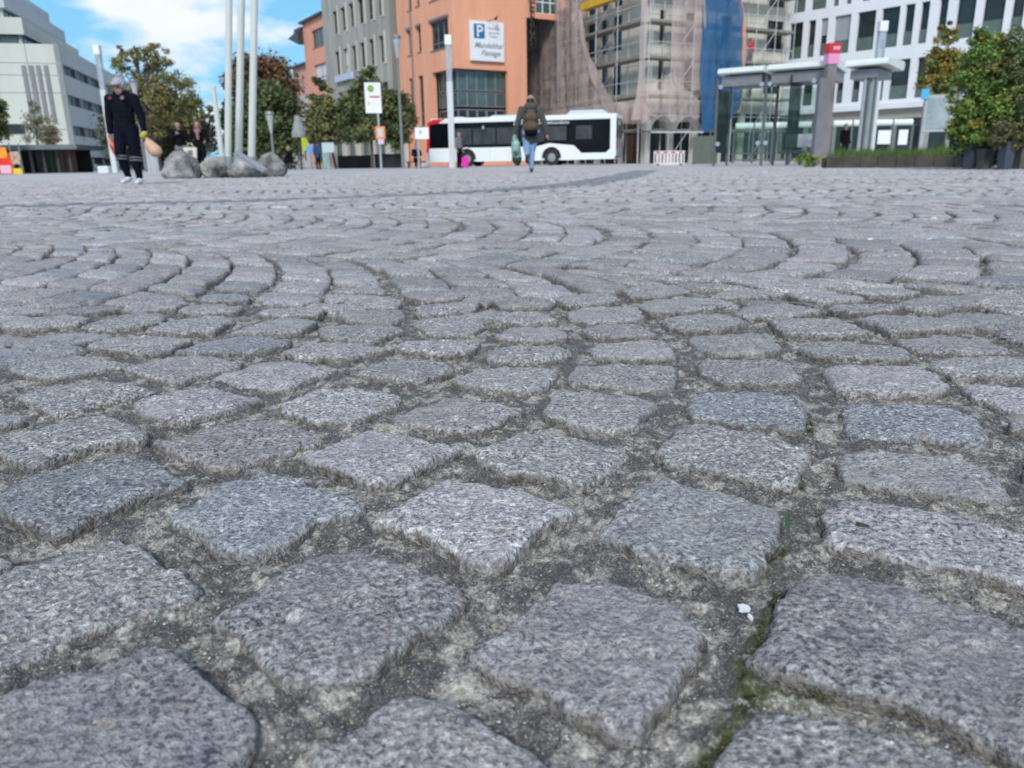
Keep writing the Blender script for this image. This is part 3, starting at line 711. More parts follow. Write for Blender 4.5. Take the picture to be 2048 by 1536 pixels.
# ---- the street front: orange corner house, grey concrete house, orange house, pink house
C0 = gx(914, 60.5); uS = (.525, -.851); uR = (.851, .525)
FO = Face(C0, uS); FR = Face(C0, uR, FO.M)
ro = root_at(FO, 'orange_building', 'orange rendered corner building with glazed bay, carrying the parking sign behind the bus', 'building')
def op(f, xl, xr, yt, yb, at_x=None):
    ym = (yt + yb) / 2; a = f.x(xl, ym); d = f.x(xr, ym); px = xl if at_x is None else at_x
    return (a, f.z(px, yb), d, f.z(px, yt))
x800 = FO.x(802, 200)
bayz0, bayz1 = FR.z(960, 300), FR.z(960, 139)
o1 = [op(FO, 815, 824, 61, 112), op(FO, 834, 842, 54, 105), op(FO, 861, 897, 45, 103), op(FO, 814, 822, -28, 22), op(FO, 830, 838, -36, 14), op(FO, 858, 896, -52, 4), op(FO, 820, 828, 157, 262), op(FO, 838, 848, 152, 253)]
bayL = (FO.x(866, 190), .4, 0.0, bayz1); bayR = (0.0, .4, FR.x(1016, 190), bayz1)
wall(FO, ro, 'street_wall', M_OR, x800, 0, 0, 22, o1 + [bayL], .35, caps=(1, 0))
xR = FR.x(1054, 180)
wall(FR, ro, 'corner_wall', M_OR, 0, xR, 0, 22, [bayR], .35, caps=(0, 1))
zj = FR.z(1085, 38)
wj = op(FR, 1072, 1118, -22, 26, 1072)
wall(FR, ro, 'upper_wall', M_OR, xR, FR.x(1135, 20), zj, 22, [wj], .35, y=.002)
window(FR, ro, wj, M_WHITE, M_GLASSG, 3, (.5,))
for k, o_ in enumerate(o1): window(FO, ro, o_, M_GREYM, M_GLASS, 3 if k in (2, 5) else 1, (.22,) if k in (2, 5) else (.25,), sill=M_GREYM)
for o_ in (o1[2], o1[0], o1[1]):
    h_ = MB(); h_.box(o_[0] - .1, -.12, o_[3] + .004, o_[2] + .1, -.003, o_[3] + .16); add(FO, ro, h_, 'lintel', M_GREYM)
zr = [FR.z(960, 213), FR.z(960, 181)]; hb = bayz1 - .4
def bay(face, x0, x1, cols):
    w = (x1 - x0) / cols
    for k in range(cols):
        a = x0 + k * w
        window(face, ro, (a, .4, a + w, zr[0] - .16), M_GREYM, M_GLASS, 1, (.7,), inset=.5, bar=.1)
        window(face, ro, (a, zr[0], a + w, zr[1] - .07), M_GREYM, M_GLASSG, 1, (), inset=.5, bar=.08)
        window(face, ro, (a, zr[1], a + w, bayz1), M_GREYM, M_GLASSG, 1, (), inset=.5, bar=.08)
bay(FO, bayL[0], -.5, 2); bay(FR, .5, bayR[2], 5)
s_ = MB(); s_.box(bayL[0], .36, bayz1 - .02, -.01, 3, bayz1 + .25); add(FO, ro, s_, 'soffit', M_DARK)
k_ = MB(); k_.box(x800 + .1, .8, 0, -1.4, xR - .8, 21.9); add(FO, ro, k_, 'core', M_BACK)
k_ = MB(); k_.box(1.4, .9, 0, xR - .3, 3, 21.8); add(FR, ro, k_, 'core', M_BACK)
dpx = FO.x(828, 150); d_ = MB(); d_.tube((dpx, -.12, 0), (dpx, -.12, 22), .055, n=8); add(FO, ro, d_, 'downpipe', M_GREYM)
def text(body, size, m, parent, M, name='lettering', shear=0.0, ext=.004, bold=False):
    c = bpy.data.curves.new(name, 'FONT'); c.body = body; c.size = size; c.extrude = ext; c.shear = shear; c.align_x = 'CENTER'; c.resolution_u = 3
    if bold: c.offset = size * .012
    t_ = bpy.data.objects.new('tmp', c); COL.objects.link(t_); bpy.context.view_layer.update()
    me = bpy.data.meshes.new_from_object(t_.evaluated_get(bpy.context.evaluated_depsgraph_get())); bpy.data.objects.remove(t_)
    me.materials.clear(); me.materials.append(m); me.name = name
    o = bpy.data.objects.new(name, me); COL.objects.link(o); o.parent = parent; o.matrix_local = M @ Matrix.Rotation(math.pi / 2, 4, 'X'); return o
# the parking sign on the corner wall
sx0, sz0 = FR.uz(939, 121); sx1, sz1 = FR.uz(1004, 46); sz1 = FR.z(939, 41)
FSg = Face(FR.M @ Vector((sx0, -.25, sz0)), uR); rs_ = bpy.data.objects.new('parking_sign', None); COL.objects.link(rs_); rs_.matrix_world = FSg.M @ Matrix.Translation((0, 0, sz0))
tag(rs_, 'white square sign with blue parking P and script lettering on the orange wall', 'sign')
sw, sh = sx1 - sx0, sz1 - sz0; I4 = Matrix.Identity(4)
b_ = MB(); b_.box(0, 0, 0, sw, .2, sh); b_.obj('board', M_WHITE, rs_)
M_BLUE = mat('sign_blue', srgb('2f6a9c'), .5, var=.03); M_INK = mat('grey_ink', (.22, .26, .29), .6, var=.05); M_RED = mat('red_paint', (.55, .02, .03), .4, var=.05)
b_ = MB(); b_.box(sw * .10, -.012, sh * .56, sw * .42, -.002, sh * .92); b_.obj('blue_square', M_BLUE, rs_)
text('P', sh * .42, M_WHITE, rs_, Matrix.Translation((sw * .27, -.02, sh * .60)), bold=True)
text('Parkhaus', sh * .105, M_INK, rs_, Matrix.Translation((sw * .70, -.01, sh * .80))); text('gewerbe', sh * .10, M_INK, rs_, Matrix.Translation((sw * .70, -.01, sh * .69)))
text('Einfahrt', sh * .08, M_INK, rs_, Matrix.Translation((sw * .70, -.01, sh * .60)))
text('Mandelthal', sh * .20, M_INK, rs_, Matrix.Translation((sw * .52, -.01, sh * .33)), shear=.4, bold=True); text('Passage', sh * .20, M_INK, rs_, Matrix.Translation((sw * .58, -.01, sh * .14)), shear=.4, bold=True)
b_ = MB(); b_.tube((sw * .5, .1, sh), (sw * .66, -.55, sh + .18), .02); b_.tube((sw * .62, -.65, sh + .1), (sw * .70, -.45, sh + .26), .1, .08); b_.obj('spotlight', M_DARK, rs_)
# dark vertical sign lettering beside it
lx, lz = FR.uz(1058, 40); rl = empty('wall_lettering', FR.M @ Vector((lx, -.35, lz)), math.atan2(uR[1], uR[0]), 'dark wrought letters hung one above another on the orange wall beside the net', 'sign')
random.seed(5)
for k, ch in enumerate('HESX'): text(ch, 1.0, M_DARK, rl, Matrix.Translation((random.uniform(-.1, .1), 0, 1.5 - k * 1.0)), ext=.04, bold=True)
b_ = MB(); b_.box(-.03, .02, -1.9, .03, .1, 2.8); b_.obj('rail', M_DARK, rl)

# grey concrete building
rg = root_at(FO, 'concrete_building', 'weathered grey concrete building with rows of tall narrow windows behind the street trees', 'building')
x655, x788 = FO.x(656, 150), FO.x(788, 150)
g1 = [(669, 678), (685, 695), (702, 712), (720.5, 732), (739, 751), (759, 768.5)]; g2 = [(674, 683), (691, 700.6), (707.6, 717), (725, 734.6), (743, 753), (763, 773)]
za0, za1 = FO.z(673, 69), FO.z(673, 22); zc0, zc1 = FO.z(678, 150), FO.z(678, 103); dzz = za0 - zc0
gops = []
for i, (a, b_) in enumerate(g1): gops.append((FO.x(a, 45), za0, FO.x(b_, 45), za1)); gops.append((FO.x(a, 45), za0 + dzz, FO.x(b_, 45), za1 + dzz))
for a, b_ in g2: xa = FO.x(a, 125); gops.append((xa, zc0, FO.x(b_, 125), zc1))
for k in range(5): x0 = x655 + 1.0 + k * 3.6; gops.append((x0, .5, x0 + 2.7, FO.z(700, 268)))
for k in range(6): x0 = gops[2 * k][0]; gops.append((x0, zc0 - dzz, x0 + 1.4, zc0 - dzz + 2.0))
wall(FO, rg, 'facade', M_GREYC, x655, x788, 0, 22, gops, .4, y=-.15)
for i, o_ in enumerate(gops):
    gr = 12 <= i < 18
    window(FO, rg, o_, M_GREYM if i % 3 else M_DARK, M_BLIND if i == 13 else (M_GLASSG if 18 <= i < 23 else M_GLASS), 2 if 18 <= i < 23 else 1, (.25,), inset=.05)
for i, o_ in enumerate(gops[:18]):
    p_ = MB(); p_.box(o_[2] + .12, -.24, o_[1] - .2, o_[2] + .42, -.153, o_[3] + .3); add(FO, rg, p_, 'pilaster', M_PALE)
for k in range(5):
    c_ = MB(); x0 = x655 + 3.75 + k * 3.6; c_.box(x0, -.45, 0, x0 + .75, -.154, FO.z(700, 262)); add(FO, rg, c_, 'column', M_PALE)
b_ = MB(); b_.box(x788, .6, 0, x800, 1, 22); b_.box(x788, -.14, 0, x788 + .25, .6, 22); add(FO, rg, b_, 'side_pier', mat('brown_concrete', (.22, .205, .175), .9, var=.25, streak=True, scale=.9))
k_ = MB(); k_.box(x655 + .1, .35, 0, x788 - .1, 9, 21.9); add(FO, rg, k_, 'core', M_BACK)
b_ = MB(); b_.box(FO.x(678, 158), -.45, FO.z(678, 166), FO.x(712, 158), -.2, FO.z(678, 153)); sgn = add(FO, rg, b_, 'fascia_sign', mat('fascia', (.50, .58, .72), .5, var=.1))

rg2 = root_at(FO, 'orange_town_house', 'narrow orange house with dark roof edge and large upper window, left of the concrete building', 'building')
x612 = FO.x(613, 150); zt2 = FO.z(614, 44)
o2 = [op(FO, 624, 651, 62, 98), op(FO, 629, 656, 131, 166), op(FO, 630, 650, 200, 235), op(FO, 622, 652, 270, 325)]
wall(FO, rg2, 'facade', M_OR2, x612, x655 - .01, 0, zt2, o2, .35)
for i, o_ in enumerate(o2): window(FO, rg2, o_, M_GREYM, M_BLIND if i == 1 else M_GLASS, 4 if i == 0 else 2, (.25,), sill=M_GREYM)
b_ = MB(); b_.box(x612 - .3, -.35, zt2, x655, 8, zt2 + .22); add(FO, rg2, b_, 'roof_edge', M_DARK)
b_ = MB(); b_.box(x612, .36, 0, x655 - .1, 8, zt2 - .1); add(FO, rg2, b_, 'core', M_OR2)
b_ = MB(); zc = FO.z(612, 88); b_.prism([(x612 - 3.6, zc + 1.0), (x612 - .01, zc), (x612 - .01, zc + 1.4)], 'y', -.6, 3); b_.box(x612 - 2.2, -.3, zc + 1.45, x612 - .01, 2.5, zc + 1.75); add(FO, rg2, b_, 'canopy', M_DARK)
rg3 = root_at(FO, 'pink_house', 'low pink house with slit windows over pale stone, far end of the row', 'building')
x581 = FO.x(581, 150); zt3 = FO.z(598, 132); zm3 = FO.z(598, 192)
o3 = [op(FO, 588, 592, 152, 188), op(FO, 598, 602.5, 150, 188), op(FO, 608, 612, 148, 188)]
wall(FO, rg3, 'upper_wall', M_PINK, x581, x612 - .02, zm3, zt3, o3, .3, y=.3)
o4 = [op(FO, 588, 593, 205, 232), op(FO, 600, 606, 203, 232), op(FO, 586, 594, 275, 322), op(FO, 600, 608, 270, 322)]
wall(FO, rg3, 'base_wall', M_PALE, x581, x612 - .02, 0, zm3 - .01, o4, .3, y=.2)
for o_ in o3 + o4: window(FO, rg3, o_, M_GREYM, M_GLASS, 1, (), y=.3)
b_ = MB(); b_.box(x581 - .2, -.1, zt3, x612 - .03, 8, zt3 + .2); add(FO, rg3, b_, 'roof_edge', M_DARK)
b_ = MB(); b_.box(x581 + .02, .65, 0, x612 - .1, 8, zt3 - .05); add(FO, rg3, b_, 'core', M_PINK)
# far pale block closing the street
pf = gx(566, 112); FF_ = Face(pf, (.97, -.2)); rf = root_at(FF_, 'distant_house', 'distant pale house with red brick strip seen past the dark tree', 'building')
b_ = MB(); b_.box(-3, 0, 0, 2.2, 6, FF_.z(575, 160)); add(FF_, rf, b_, 'wall', M_PALE)
for k in range(4):
    o_ = (.5, 2 + 2.9 * k, 1.6, 3.6 + 2.9 * k); window(FF_, rf, o_, M_RED, M_GLASS, 2, inset=-.07)

# ---- house under scaffolding
CQ = gx(1288, 56.5); FL = Face(CQ, (.425, -.905)); FQ = Face(CQ, (.88, .475), FL.M)
rq = root_at(FL, 'scaffolded_building', 'beige corner building under renovation with blue foil in its windows, behind nets', 'building')
xl = FL.x(1046, 150); xq = FQ.x(1578, 150); ZT = 20
zs1 = (FL.z(1176, 117), FL.z(1176, 45)); zs2 = (FL.z(1203, 195), FL.z(1203, 147)); st = zs1[0] - zs2[0]
lops = []
for a, b_ in ((1175, 1190), (1202, 1216), (1226, 1243), (1103, 1121), (1127, 1141), (1146, 1158)):
    xa, xb = FL.x(a, 100), FL.x(b_, 100)
    for k in (-2, -1, 0, 1, 2): 
        z0 = zs1[0] + k * st
        if z0 > 3.0: lops.append((xa, z0, xb, z0 + 2.35))
wall(FL, rq, 'left_wall', M_CLAD, xl, 0, 3.4, ZT, lops, .3)
for i, o_ in enumerate(lops): window(FL, rq, o_, M_DARK, M_GLASSB, 1, (), inset=.12, bar=.06)
qops = []
for a, b_ in ((1318, 1330), (1370, 1388), (1440, 1460), (1532, 1564)):
    xa, xb = FQ.x(a, 100), FQ.x(b_, 100)
    for k in (-1, 0, 1, 2):
        z0 = zs1[0] + k * st
        if z0 > 3.6: qops.append((xa, z0 + .1, xb, z0 + 2.2))
wall(FQ, rq, 'right_wall', M_CLAD, 0, xq, 3.4, ZT, qops, .3)
for o_ in qops: window(FQ, rq, o_, M_DARK, M_GLASS, 2, (), inset=.12)
for f_, a, b_, os_ in ((FL, FL.x(1160, 100), 0, lops), (FQ, 0, xq, qops)):      # cladding courses stand proud of the wall
    for k in range(0, 16):
        z0 = 3.5 + k * .62
        segs = [a] + sorted([v for o_ in os_ if o_[1] < z0 + .5 and o_[3] > z0 and o_[0] > a for v in (o_[0] - .05, o_[2] + .05)]) + [b_]
        for s0, s1 in zip(segs[::2], segs[1::2]):
            if s1 - s0 > .2:
                c_ = MB(); c_.box(s0, -.04, z0, s1, -.002, z0 + .57); add(f_, rq, c_, 'cladding_board', M_CLAD)
b_ = MB(); b_.box(xl + .2, .5, 0, -.6, 8, ZT - .1); add(FL, rq, b_, 'core', M_BACK)
b_ = MB(); b_.box(.6, .6, 0, xq - .1, 8, ZT - .2); add(FQ, rq, b_, 'core', M_BACK)
for f_, a, b2 in ((FL, xl, 0), (FQ, 0, xq)):
    n_ = 6
    for k in range(n_ + 1):
        x_ = a + (b2 - a) * k / n_; c_ = MB(); c_.box(x_ - .3 if k else x_, .02, 0, x_ + .3 if k < n_ else x_, .45, 3.39); add(f_, rq, c_, 'pier', M_CLAD)
        if k < n_: window(f_, rq, (x_ + .3, .1, a + (b2 - a) * (k + 1) / n_ - .3, 3.3), M_DARK, M_GLASS, 2, (.75,))
yb_ = MB(); x0, x1 = FL.x(1166, 10, -1.3), FL.x(1240, 0, -1.3); yb_.box(x0, -1.5, FL.z(1166, 22, -1.3), x1, -.9, FL.z(1166, 7, -1.3)); add(FL, rq, yb_, 'yellow_sheeting', mat('yellow_sheeting', (.62, .38, .03), .5, var=.2))

# scaffolding
rsf = root_at(FL, 'scaffolding', 'steel tube scaffolding with plank decks wrapped round the beige corner building', 'scaffolding')
M_PLANK = mat('weathered_plank', (.24, .22, .19), .85, var=.3, scale=4)
M_STEEL = mat('galvanised_steel', (.55, .56, .57), .5, .1, var=.15)
lv = [FL.z(1286, 44, -1.0), FL.z(1286, 116, -1.0), FL.z(1286, 193, -1.0)]; stp = (lv[0] - lv[2]) / 2; lv = [lv[2] - stp + .1] + lv[::-1] + [lv[0] + stp, lv[0] + 2 * stp]
for f_, a, b2, seg in ((FL, xl + .5, 1.1, 7), (FQ, -.9, xq - 1.2, 7)):
    w_ = (b2 - a) / seg
    for z_ in lv:
        for k in range(seg):
            d_ = MB()
            for q in range(3): d_.box(a + k * w_ + .02, -1.30 + q * .31, z_ - .05, a + (k + 1) * w_ - .02, -1.01 + q * .31, z_)
            add(f_, rsf, d_, 'deck_plank', M_PLANK)
            d_ = MB(); d_.box(a + k * w_ + .03, -1.36, z_, a + (k + 1) * w_ - .03, -1.33, z_ + .15); add(f_, rsf, d_, 'toe_board', M_PLANK)
            d_ = MB(); d_.tube((a + k * w_, -1.36, z_ + 1.0), (a + (k + 1) * w_, -1.36, z_ + 1.0), .026, n=6); add(f_, rsf, d_, 'guard_rail', M_STEEL)
    for k in range(seg + 1):
        for yy in (-1.33, -.42):
            d_ = MB(); d_.tube((a + k * w_, yy, 0), (a + k * w_, yy, 16), .03, n=6); add(f_, rsf, d_, 'standard', M_STEEL)
    for k in range(1, seg, 2):
        for q, z_ in enumerate([0.1] + lv[:-1]):
            d_ = MB(); d_.tube((a + k * w_, -1.40, z_ + .1), (a + (k + 1) * w_, -1.40, z_ + stp), .024, n=6); add(f_, rsf, d_, 'brace', M_STEEL)
# nets and tarpaulins
NET = sheer('dust_net', (.60, .47, .44), .40, scale=1.6); NETD = sheer('doubled_net', (.56, .44, .40), .62, scale=2.5)
TARP = sheer('blue_tarpaulin', (.012, .10, .235), .80, scale=1.4)
def cloth(face, name, rows, m, yoff, label, cat, group=None, fold=.12, n=30, nv=30, seed=1):
    """rows: (py, px left, px right) outline of a hanging sheet, laid on the scaffold's outer plane"""
    rows = sorted(rows); ys = np.array([r[0] for r in rows], float); L_ = np.array([r[1] for r in rows], float); R_ = np.array([r[2] for r in rows], float)
    V = []; 
    for j in range(nv + 1):
        py = ys[0] + (ys[-1] - ys[0]) * j / nv; a = np.interp(py, ys, L_); b_ = np.interp(py, ys, R_)
        for i in range(n + 1):
            px = a + (b_ - a) * i / n; x_, z_ = face.uz(px, py, yoff)
            f1 = float(fbm(np.array([x_ * 1.0]), np.array([z_ * .16 + seed]), 1.1, 4, seed)[0])
            V.append((x_, yoff + fold * (2.2 * f1 + .35 * math.sin(x_ * 5 + z_ * .4)), z_))
    F_ = [(j * (n + 1) + i, j * (n + 1) + i + 1, (j + 1) * (n + 1) + i + 1, (j + 1) * (n + 1) + i) for j in range(nv) for i in range(n)]
    o = from_np(name, [tuple(v) for v in V], F_, m, None, smooth=True); o.matrix_world = face.M; tag(o, label, cat, group); return o
GN = 'dust nets hung on the scaffolding'
cloth(FL, 'dust_net', [(-20, 1078, 1160), (20, 1066, 1162), (38, 1050, 1165), (80, 1048, 1170), (120, 1047, 1182), (160, 1047, 1196), (200, 1047, 1212), (238, 1047, 1236), (246, 1050, 1262)], NET, -1.55, 'pinkish dust net veiling the left side of the scaffolding above the bus', 'net', GN, .16, 40, 36, 3)
cloth(FL, 'net_edge', [(20, 1158, 1164), (80, 1163, 1172), (120, 1172, 1184), (160, 1184, 1202), (200, 1200, 1224), (228, 1214, 1250), (243, 1224, 1262)], NETD, -1.75, 'bunched pink net edge falling diagonally beside the bare windows', 'net', GN, .12, 8, 30, 5)
cloth(FL, 'net_gather', [(205, 1240, 1288), (222, 1226, 1290), (240, 1222, 1292), (248, 1234, 1286)], NETD, -1.6, 'crumpled pink net gathered low over the rear of the bus', 'net', GN, .25, 14, 10, 9)
cloth(FQ, 'net_strip', [(-20, 1285, 1296), (40, 1286, 1297), (100, 1284, 1292), (150, 1276, 1290), (200, 1270, 1294), (240, 1264, 1300)], NETD, -1.6, 'narrow pink net strip hanging at the corner of the scaffolding', 'net', GN, .12, 6, 24, 11)
cloth(FQ, 'net_bulge', [(146, 1338, 1350), (165, 1302, 1354), (178, 1288, 1372), (200, 1284, 1400), (225, 1290, 1402), (238, 1306, 1398), (244, 1320, 1380)], NET, -1.8, 'sagging bulge of pink net between the corner strip and the blue tarpaulin', 'net', GN, .3, 24, 14, 15)
cloth(FQ, 'dust_net', [(-20, 1348, 1408), (60, 1346, 1410), (120, 1346, 1408), (172, 1350, 1404), (180, 1370, 1402)], NET, -1.55, 'pink dust net hanging left of the blue tarpaulin', 'net', GN, .15, 18, 24, 17)
cloth(FQ, 'tarpaulin', [(-20, 1409, 1474), (30, 1406, 1478), (80, 1404, 1482), (130, 1402, 1482), (180, 1400, 1482), (210, 1399, 1480), (235, 1398, 1468), (252, 1398, 1440), (264, 1398, 1415)], TARP, -1.75, 'long deep blue tarpaulin hanging down the scaffolding', 'tarpaulin', None, .30, 24, 36, 21)
cloth(FQ, 'net_edge', [(-20, 1473, 1482), (30, 1477, 1490), (80, 1482, 1492), (140, 1481, 1489), (190, 1480, 1488), (225, 1474, 1482)], sheer('salmon_net', (.60, .30, .20), .8), -1.7, 'narrow salmon net edge along the right side of the blue tarpaulin', 'net', GN, .08, 4, 24, 25)
CV = sheer('canopy_sheet', (.42, .42, .39), .62)
for i, (a, b_) in enumerate(((1300, 1348), (1350, 1404))):
    V = []; F_ = []; n_ = 14
    for j in range(3):
        for k in range(n_ + 1):
            x_ = FQ.x(a + (b_ - a) * k / n_, 245, -2.2); s_ = math.sin(math.pi * (k / n_)) ** .6
            V.append((x_, -2.3 + j * .8, FQ.z(a, 262, -2.2) + s_ * .95 + j * .12))
    F_ = [(j * (n_ + 1) + k, j * (n_ + 1) + k + 1, (j + 1) * (n_ + 1) + k + 1, (j + 1) * (n_ + 1) + k) for j in range(2) for k in range(n_)]
    o = from_np('arched_canopy', V, F_, CV, None, smooth=True); o.matrix_world = FQ.M
    tag(o, ['pale arched sheet canopy over the walkway, next to the bus', 'pale arched sheet canopy over the walkway, next to the blue tarpaulin'][i], 'canopy', 'arched canopies under the scaffolding')
    b2 = MB(); xa, xb = FQ.x(a, 262, -2.2), FQ.x(b_, 262, -2.2); z_ = FQ.z(a, 262, -2.2); b2.box(0, -2.35, 0, xb - xa, -2.25, .1)
    q = b2.obj('beam', M_STEEL, o); q.location = (xa, 0, z_ - .12)

# ---- white office building
PW = gx(1760, 56); FW = Face(PW, (.607, -.795)); rw = root_at(FW, 'white_office_building', 'white office building with tall dark windows of uneven width, right of the scaffolding', 'building')
M_WALLW = mat('white_render', (.74, .76, .80), .8, var=.04, scale=.6, bump=.1, grime=.06)
M_FRAMEW = mat('dark_green_frame', (.02, .03, .025), .4, var=.1); M_BALU = mat('green_tinted_glass', (.10, .14, .12), .1, var=.2)
z20, z21 = FW.z(1760, 97), FW.z(1760, 18); z30, z31 = FW.z(1780, 199), FW.z(1780, 121); z10 = FW.z(1622, 21); sth = z20 - z30
wops = []
for a, b_ in ((1579, 1605), (1615.5, 1630), (1640, 1654), (1667, 1699), (1712, 1748), (1759, 1795), (1805, 1824), (1836, 1853), (1872, 1889), (1907, 1944), (1959, 2002), (2016, 2040), (2060, 2100), (2125, 2150)):
    wops.append((FW.x(a, 70), z20, FW.x(b_, 70), z21))
for a, b_ in ((1586, 1610), (1622, 1651), (1665, 1676), (1690.5, 1701), (1722, 1738), (1756, 1790), (1806, 1842), (1860, 1880), (1900, 1940), (1965, 1985)):
    wops.append((FW.x(a, 20), z10, FW.x(b_, 20), z10 + 2.5))
for a, b_ in ((1580, 1597), (1606, 1626), (1636, 1660), (1673, 1687), (1704, 1720), (1728, 1743), (1753, 1767), (1778.5, 1816), (1830, 1850), (1864, 1900), (1912, 1930), (1944, 1984), (1998, 2016), (2030, 2070)):
    wops.append((FW.x(a, 165), z30, FW.x(b_, 165), z31))
xw0, xw1 = FW.x(1572, 100), FW.x(2200, 60); zw0 = FW.z(1780, 207)
wall(FW, rw, 'facade', M_WALLW, xw0, xw1, zw0, 21, wops, .4)
for o_ in wops:
    w_ = o_[2] - o_[0]; window(FW, rw, o_, M_FRAMEW, M_GLASS, 2 if w_ > 1.3 else 1, (.36,), inset=.22, bar=.06)
    if (int(o_[0] * 37) + int(o_[1] * 11)) % 5 == 0:
        b_ = MB(); b_.box(o_[0] + .04, .175, o_[3] - (o_[3] - o_[1]) * (.25 + .2 * (int(o_[0] * 7) % 3)), o_[2] - .04, .195, o_[3] - .03); add(FW, rw, b_, 'roller_blind', mat('grey_blind', (.30, .32, .34), .8, var=.1))
    if o_[3] - o_[1] < 3:
        b_ = MB(); b_.box(o_[0] + .03, .14, o_[1] + .03, o_[2] - .03, .17, o_[1] + (o_[3] - o_[1]) * .34); add(FW, rw, b_, 'balustrade_glass', M_BALU)
b_ = MB(); b_.box(xw0, -.35, zw0 - .35, xw1, .4, zw0 - .004); add(FW, rw, b_, 'ledge', M_WALLW)
b_ = MB(); b_.box(xw0, .0, zw0 - 1.0, xw1, .5, zw0 - .354); add(FW, rw, b_, 'fascia', mat('taupe_fascia', (.34, .32, .29), .8, var=.08))
b_ = MB(); b_.box(xw0 + .1, .45, 0, xw1, 9, 20.9); add(FW, rw, b_, 'core', M_BACK)
nb = 9
for k in range(nb):
    xa = xw0 + (xw1 - xw0) * k / nb; xb = xw0 + (xw1 - xw0) * (k + 1) / nb
    window(FW, rw, (xa + .2, .15, xb - .2, zw0 - 1.0), M_DARK, M_GLASS, 2, (.8,), inset=.1); c_ = MB(); c_.box(xa - .2, .02, 0, xa + .2, .4, zw0 - 1.004); add(FW, rw, c_, 'pier', M_GREYC)

# ================================================================== STREET FURNITURE
M_STONE = mat('boulder_stone', (.27, .27, .26), .85, var=.95, scale=2.6, bump=.6, bscale=9, grime=.7)
M_MAST = mat('mast_paint', (.60, .64, .60), .35, var=.06, scale=1)
M_GLASSC = sheer('clear_glass', (.10, .16, .15), .10, gloss=True)
M_LENS = mat('frosted_lens', (.80, .82, .86), .3, var=.03)

def boulder(pl, pr, ptop, Y, label, seed, tilt=0, colmul=1, yoff=0):
    a = gx(pl, Y); b = gx(pr, Y); w = b.x - a.x; h = at((pl + pr) / 2, ptop, Y).z; cx_ = (a.x + b.x) / 2
    bm = bmesh.new(); bmesh.ops.create_icosphere(bm, subdivisions=5, radius=1)
    vs = np.array([v.co for v in bm.verts])
    rs = np.random.default_rng(seed); pl_ = rs.normal(size=(16, 3)); pl_[:, 2] = np.abs(pl_[:, 2]) * .9; pl_ /= np.linalg.norm(pl_, axis=1, keepdims=True); dd = rs.uniform(.60, .90, 16)
    r = np.ones(len(vs))
    for q, d_ in zip(pl_, dd):
        c = vs @ q; r = np.where(c > 0, np.minimum(r, d_ / np.maximum(c, 1e-3)), r)
    r = np.minimum(r, 1.0) + .05 * fbm(vs[:, 0] * 2 + vs[:, 2], vs[:, 1] * 2 + seed, 1.6, 4, seed) + .05 * fbm(vs[:, 0] + vs[:, 1] * .7, vs[:, 2] * 1.3 - vs[:, 1], 6, 4, seed, .6)
    p = vs * r[:, None]; p[:, 0] *= w / 2 / np.abs(p[:, 0]).max(); p[:, 1] *= w * .38; 
    p[:, 2] = (p[:, 2] - p[:, 2].min()) / (p[:, 2].max() - p[:, 2].min()) * (h * 1.22) - h * .22; p[:, 2] += tilt * p[:, 0]
    for v, q in zip(bm.verts, p): v.co = q
    me = bpy.data.meshes.new('boulder'); bm.to_mesh(me); bm.free(); me.materials.append(M_STONE); me.polygons.foreach_set('use_smooth', [True] * len(me.polygons))
    o = bpy.data.objects.new('boulder', me); COL.objects.link(o); o.location = (cx_, Y + yoff, 0); tag(o, label, 'boulder', 'grey boulders round the white masts')
boulder(321, 404, 298, 18.9, 'largest pale mottled boulder at the left end of the row', 3)
boulder(400, 456, 311, 19.0, 'smallest boulder, between the pale mottled one and the foot of the masts', 9)
boulder(450, 526, 309, 18.9, 'brownish sloping boulder in front of the two right masts', 14, tilt=-.08)
boulder(510, 574, 302, 19.6, 'dark block shaped boulder at the right end of the row', 22)

def mast(x0, y0, x1, y1, Y, w, label):
    p = at(x0, y0, Y); q = at(x1, y1, Y); o = empty('mast', (p.x, p.y, 0), 0, label, 'mast', 'tall white masts rising from the boulders')
    p.z = 0; r = w / 2 / F * Y
    b = MB(); d = (q - p); e = d * (1.0 if y1 > 0 else 1.9); b.tube((0, 0, 0), tuple(e), r, r * .8, n=14); b.obj('shaft', M_MAST, o, smooth=False)
    b = MB(); b.tube((0, 0, .0), tuple(d.normalized() * .5), r * 1.25, n=14); b.obj('sleeve', M_ALU, o)
    b = MB(); b.box(-r * 2, -r * 2, 0, r * 2, r * 2, .04); b.obj('base_plate', M_ALU, o)
mast(452, 325, 458, 0, 19.6, 13, 'tallest white mast, leftmost of the three reaching out of view')
mast(472, 312, 483, 0, 20.6, 14, 'white mast in the middle of the three reaching out of view')
mast(499, 320, 509, 0, 19.9, 14, 'white mast rising behind the brownish boulder, rightmost')
mast(446, 325, 426, 172, 19.5, 11, 'short white mast leaning left beside the tallest one')
b = MB(); p = at(500, 330, 18.2); b.box(-.38, -.09, -.03, .38, .09, .03); o = b.obj('metal_slab', M_ALU); o.location = (p.x, 18.25, .36); o.rotation_euler = (.3, rad(33), 0); tag(o, 'short silver metal slab propped on the brownish boulder', 'slab')

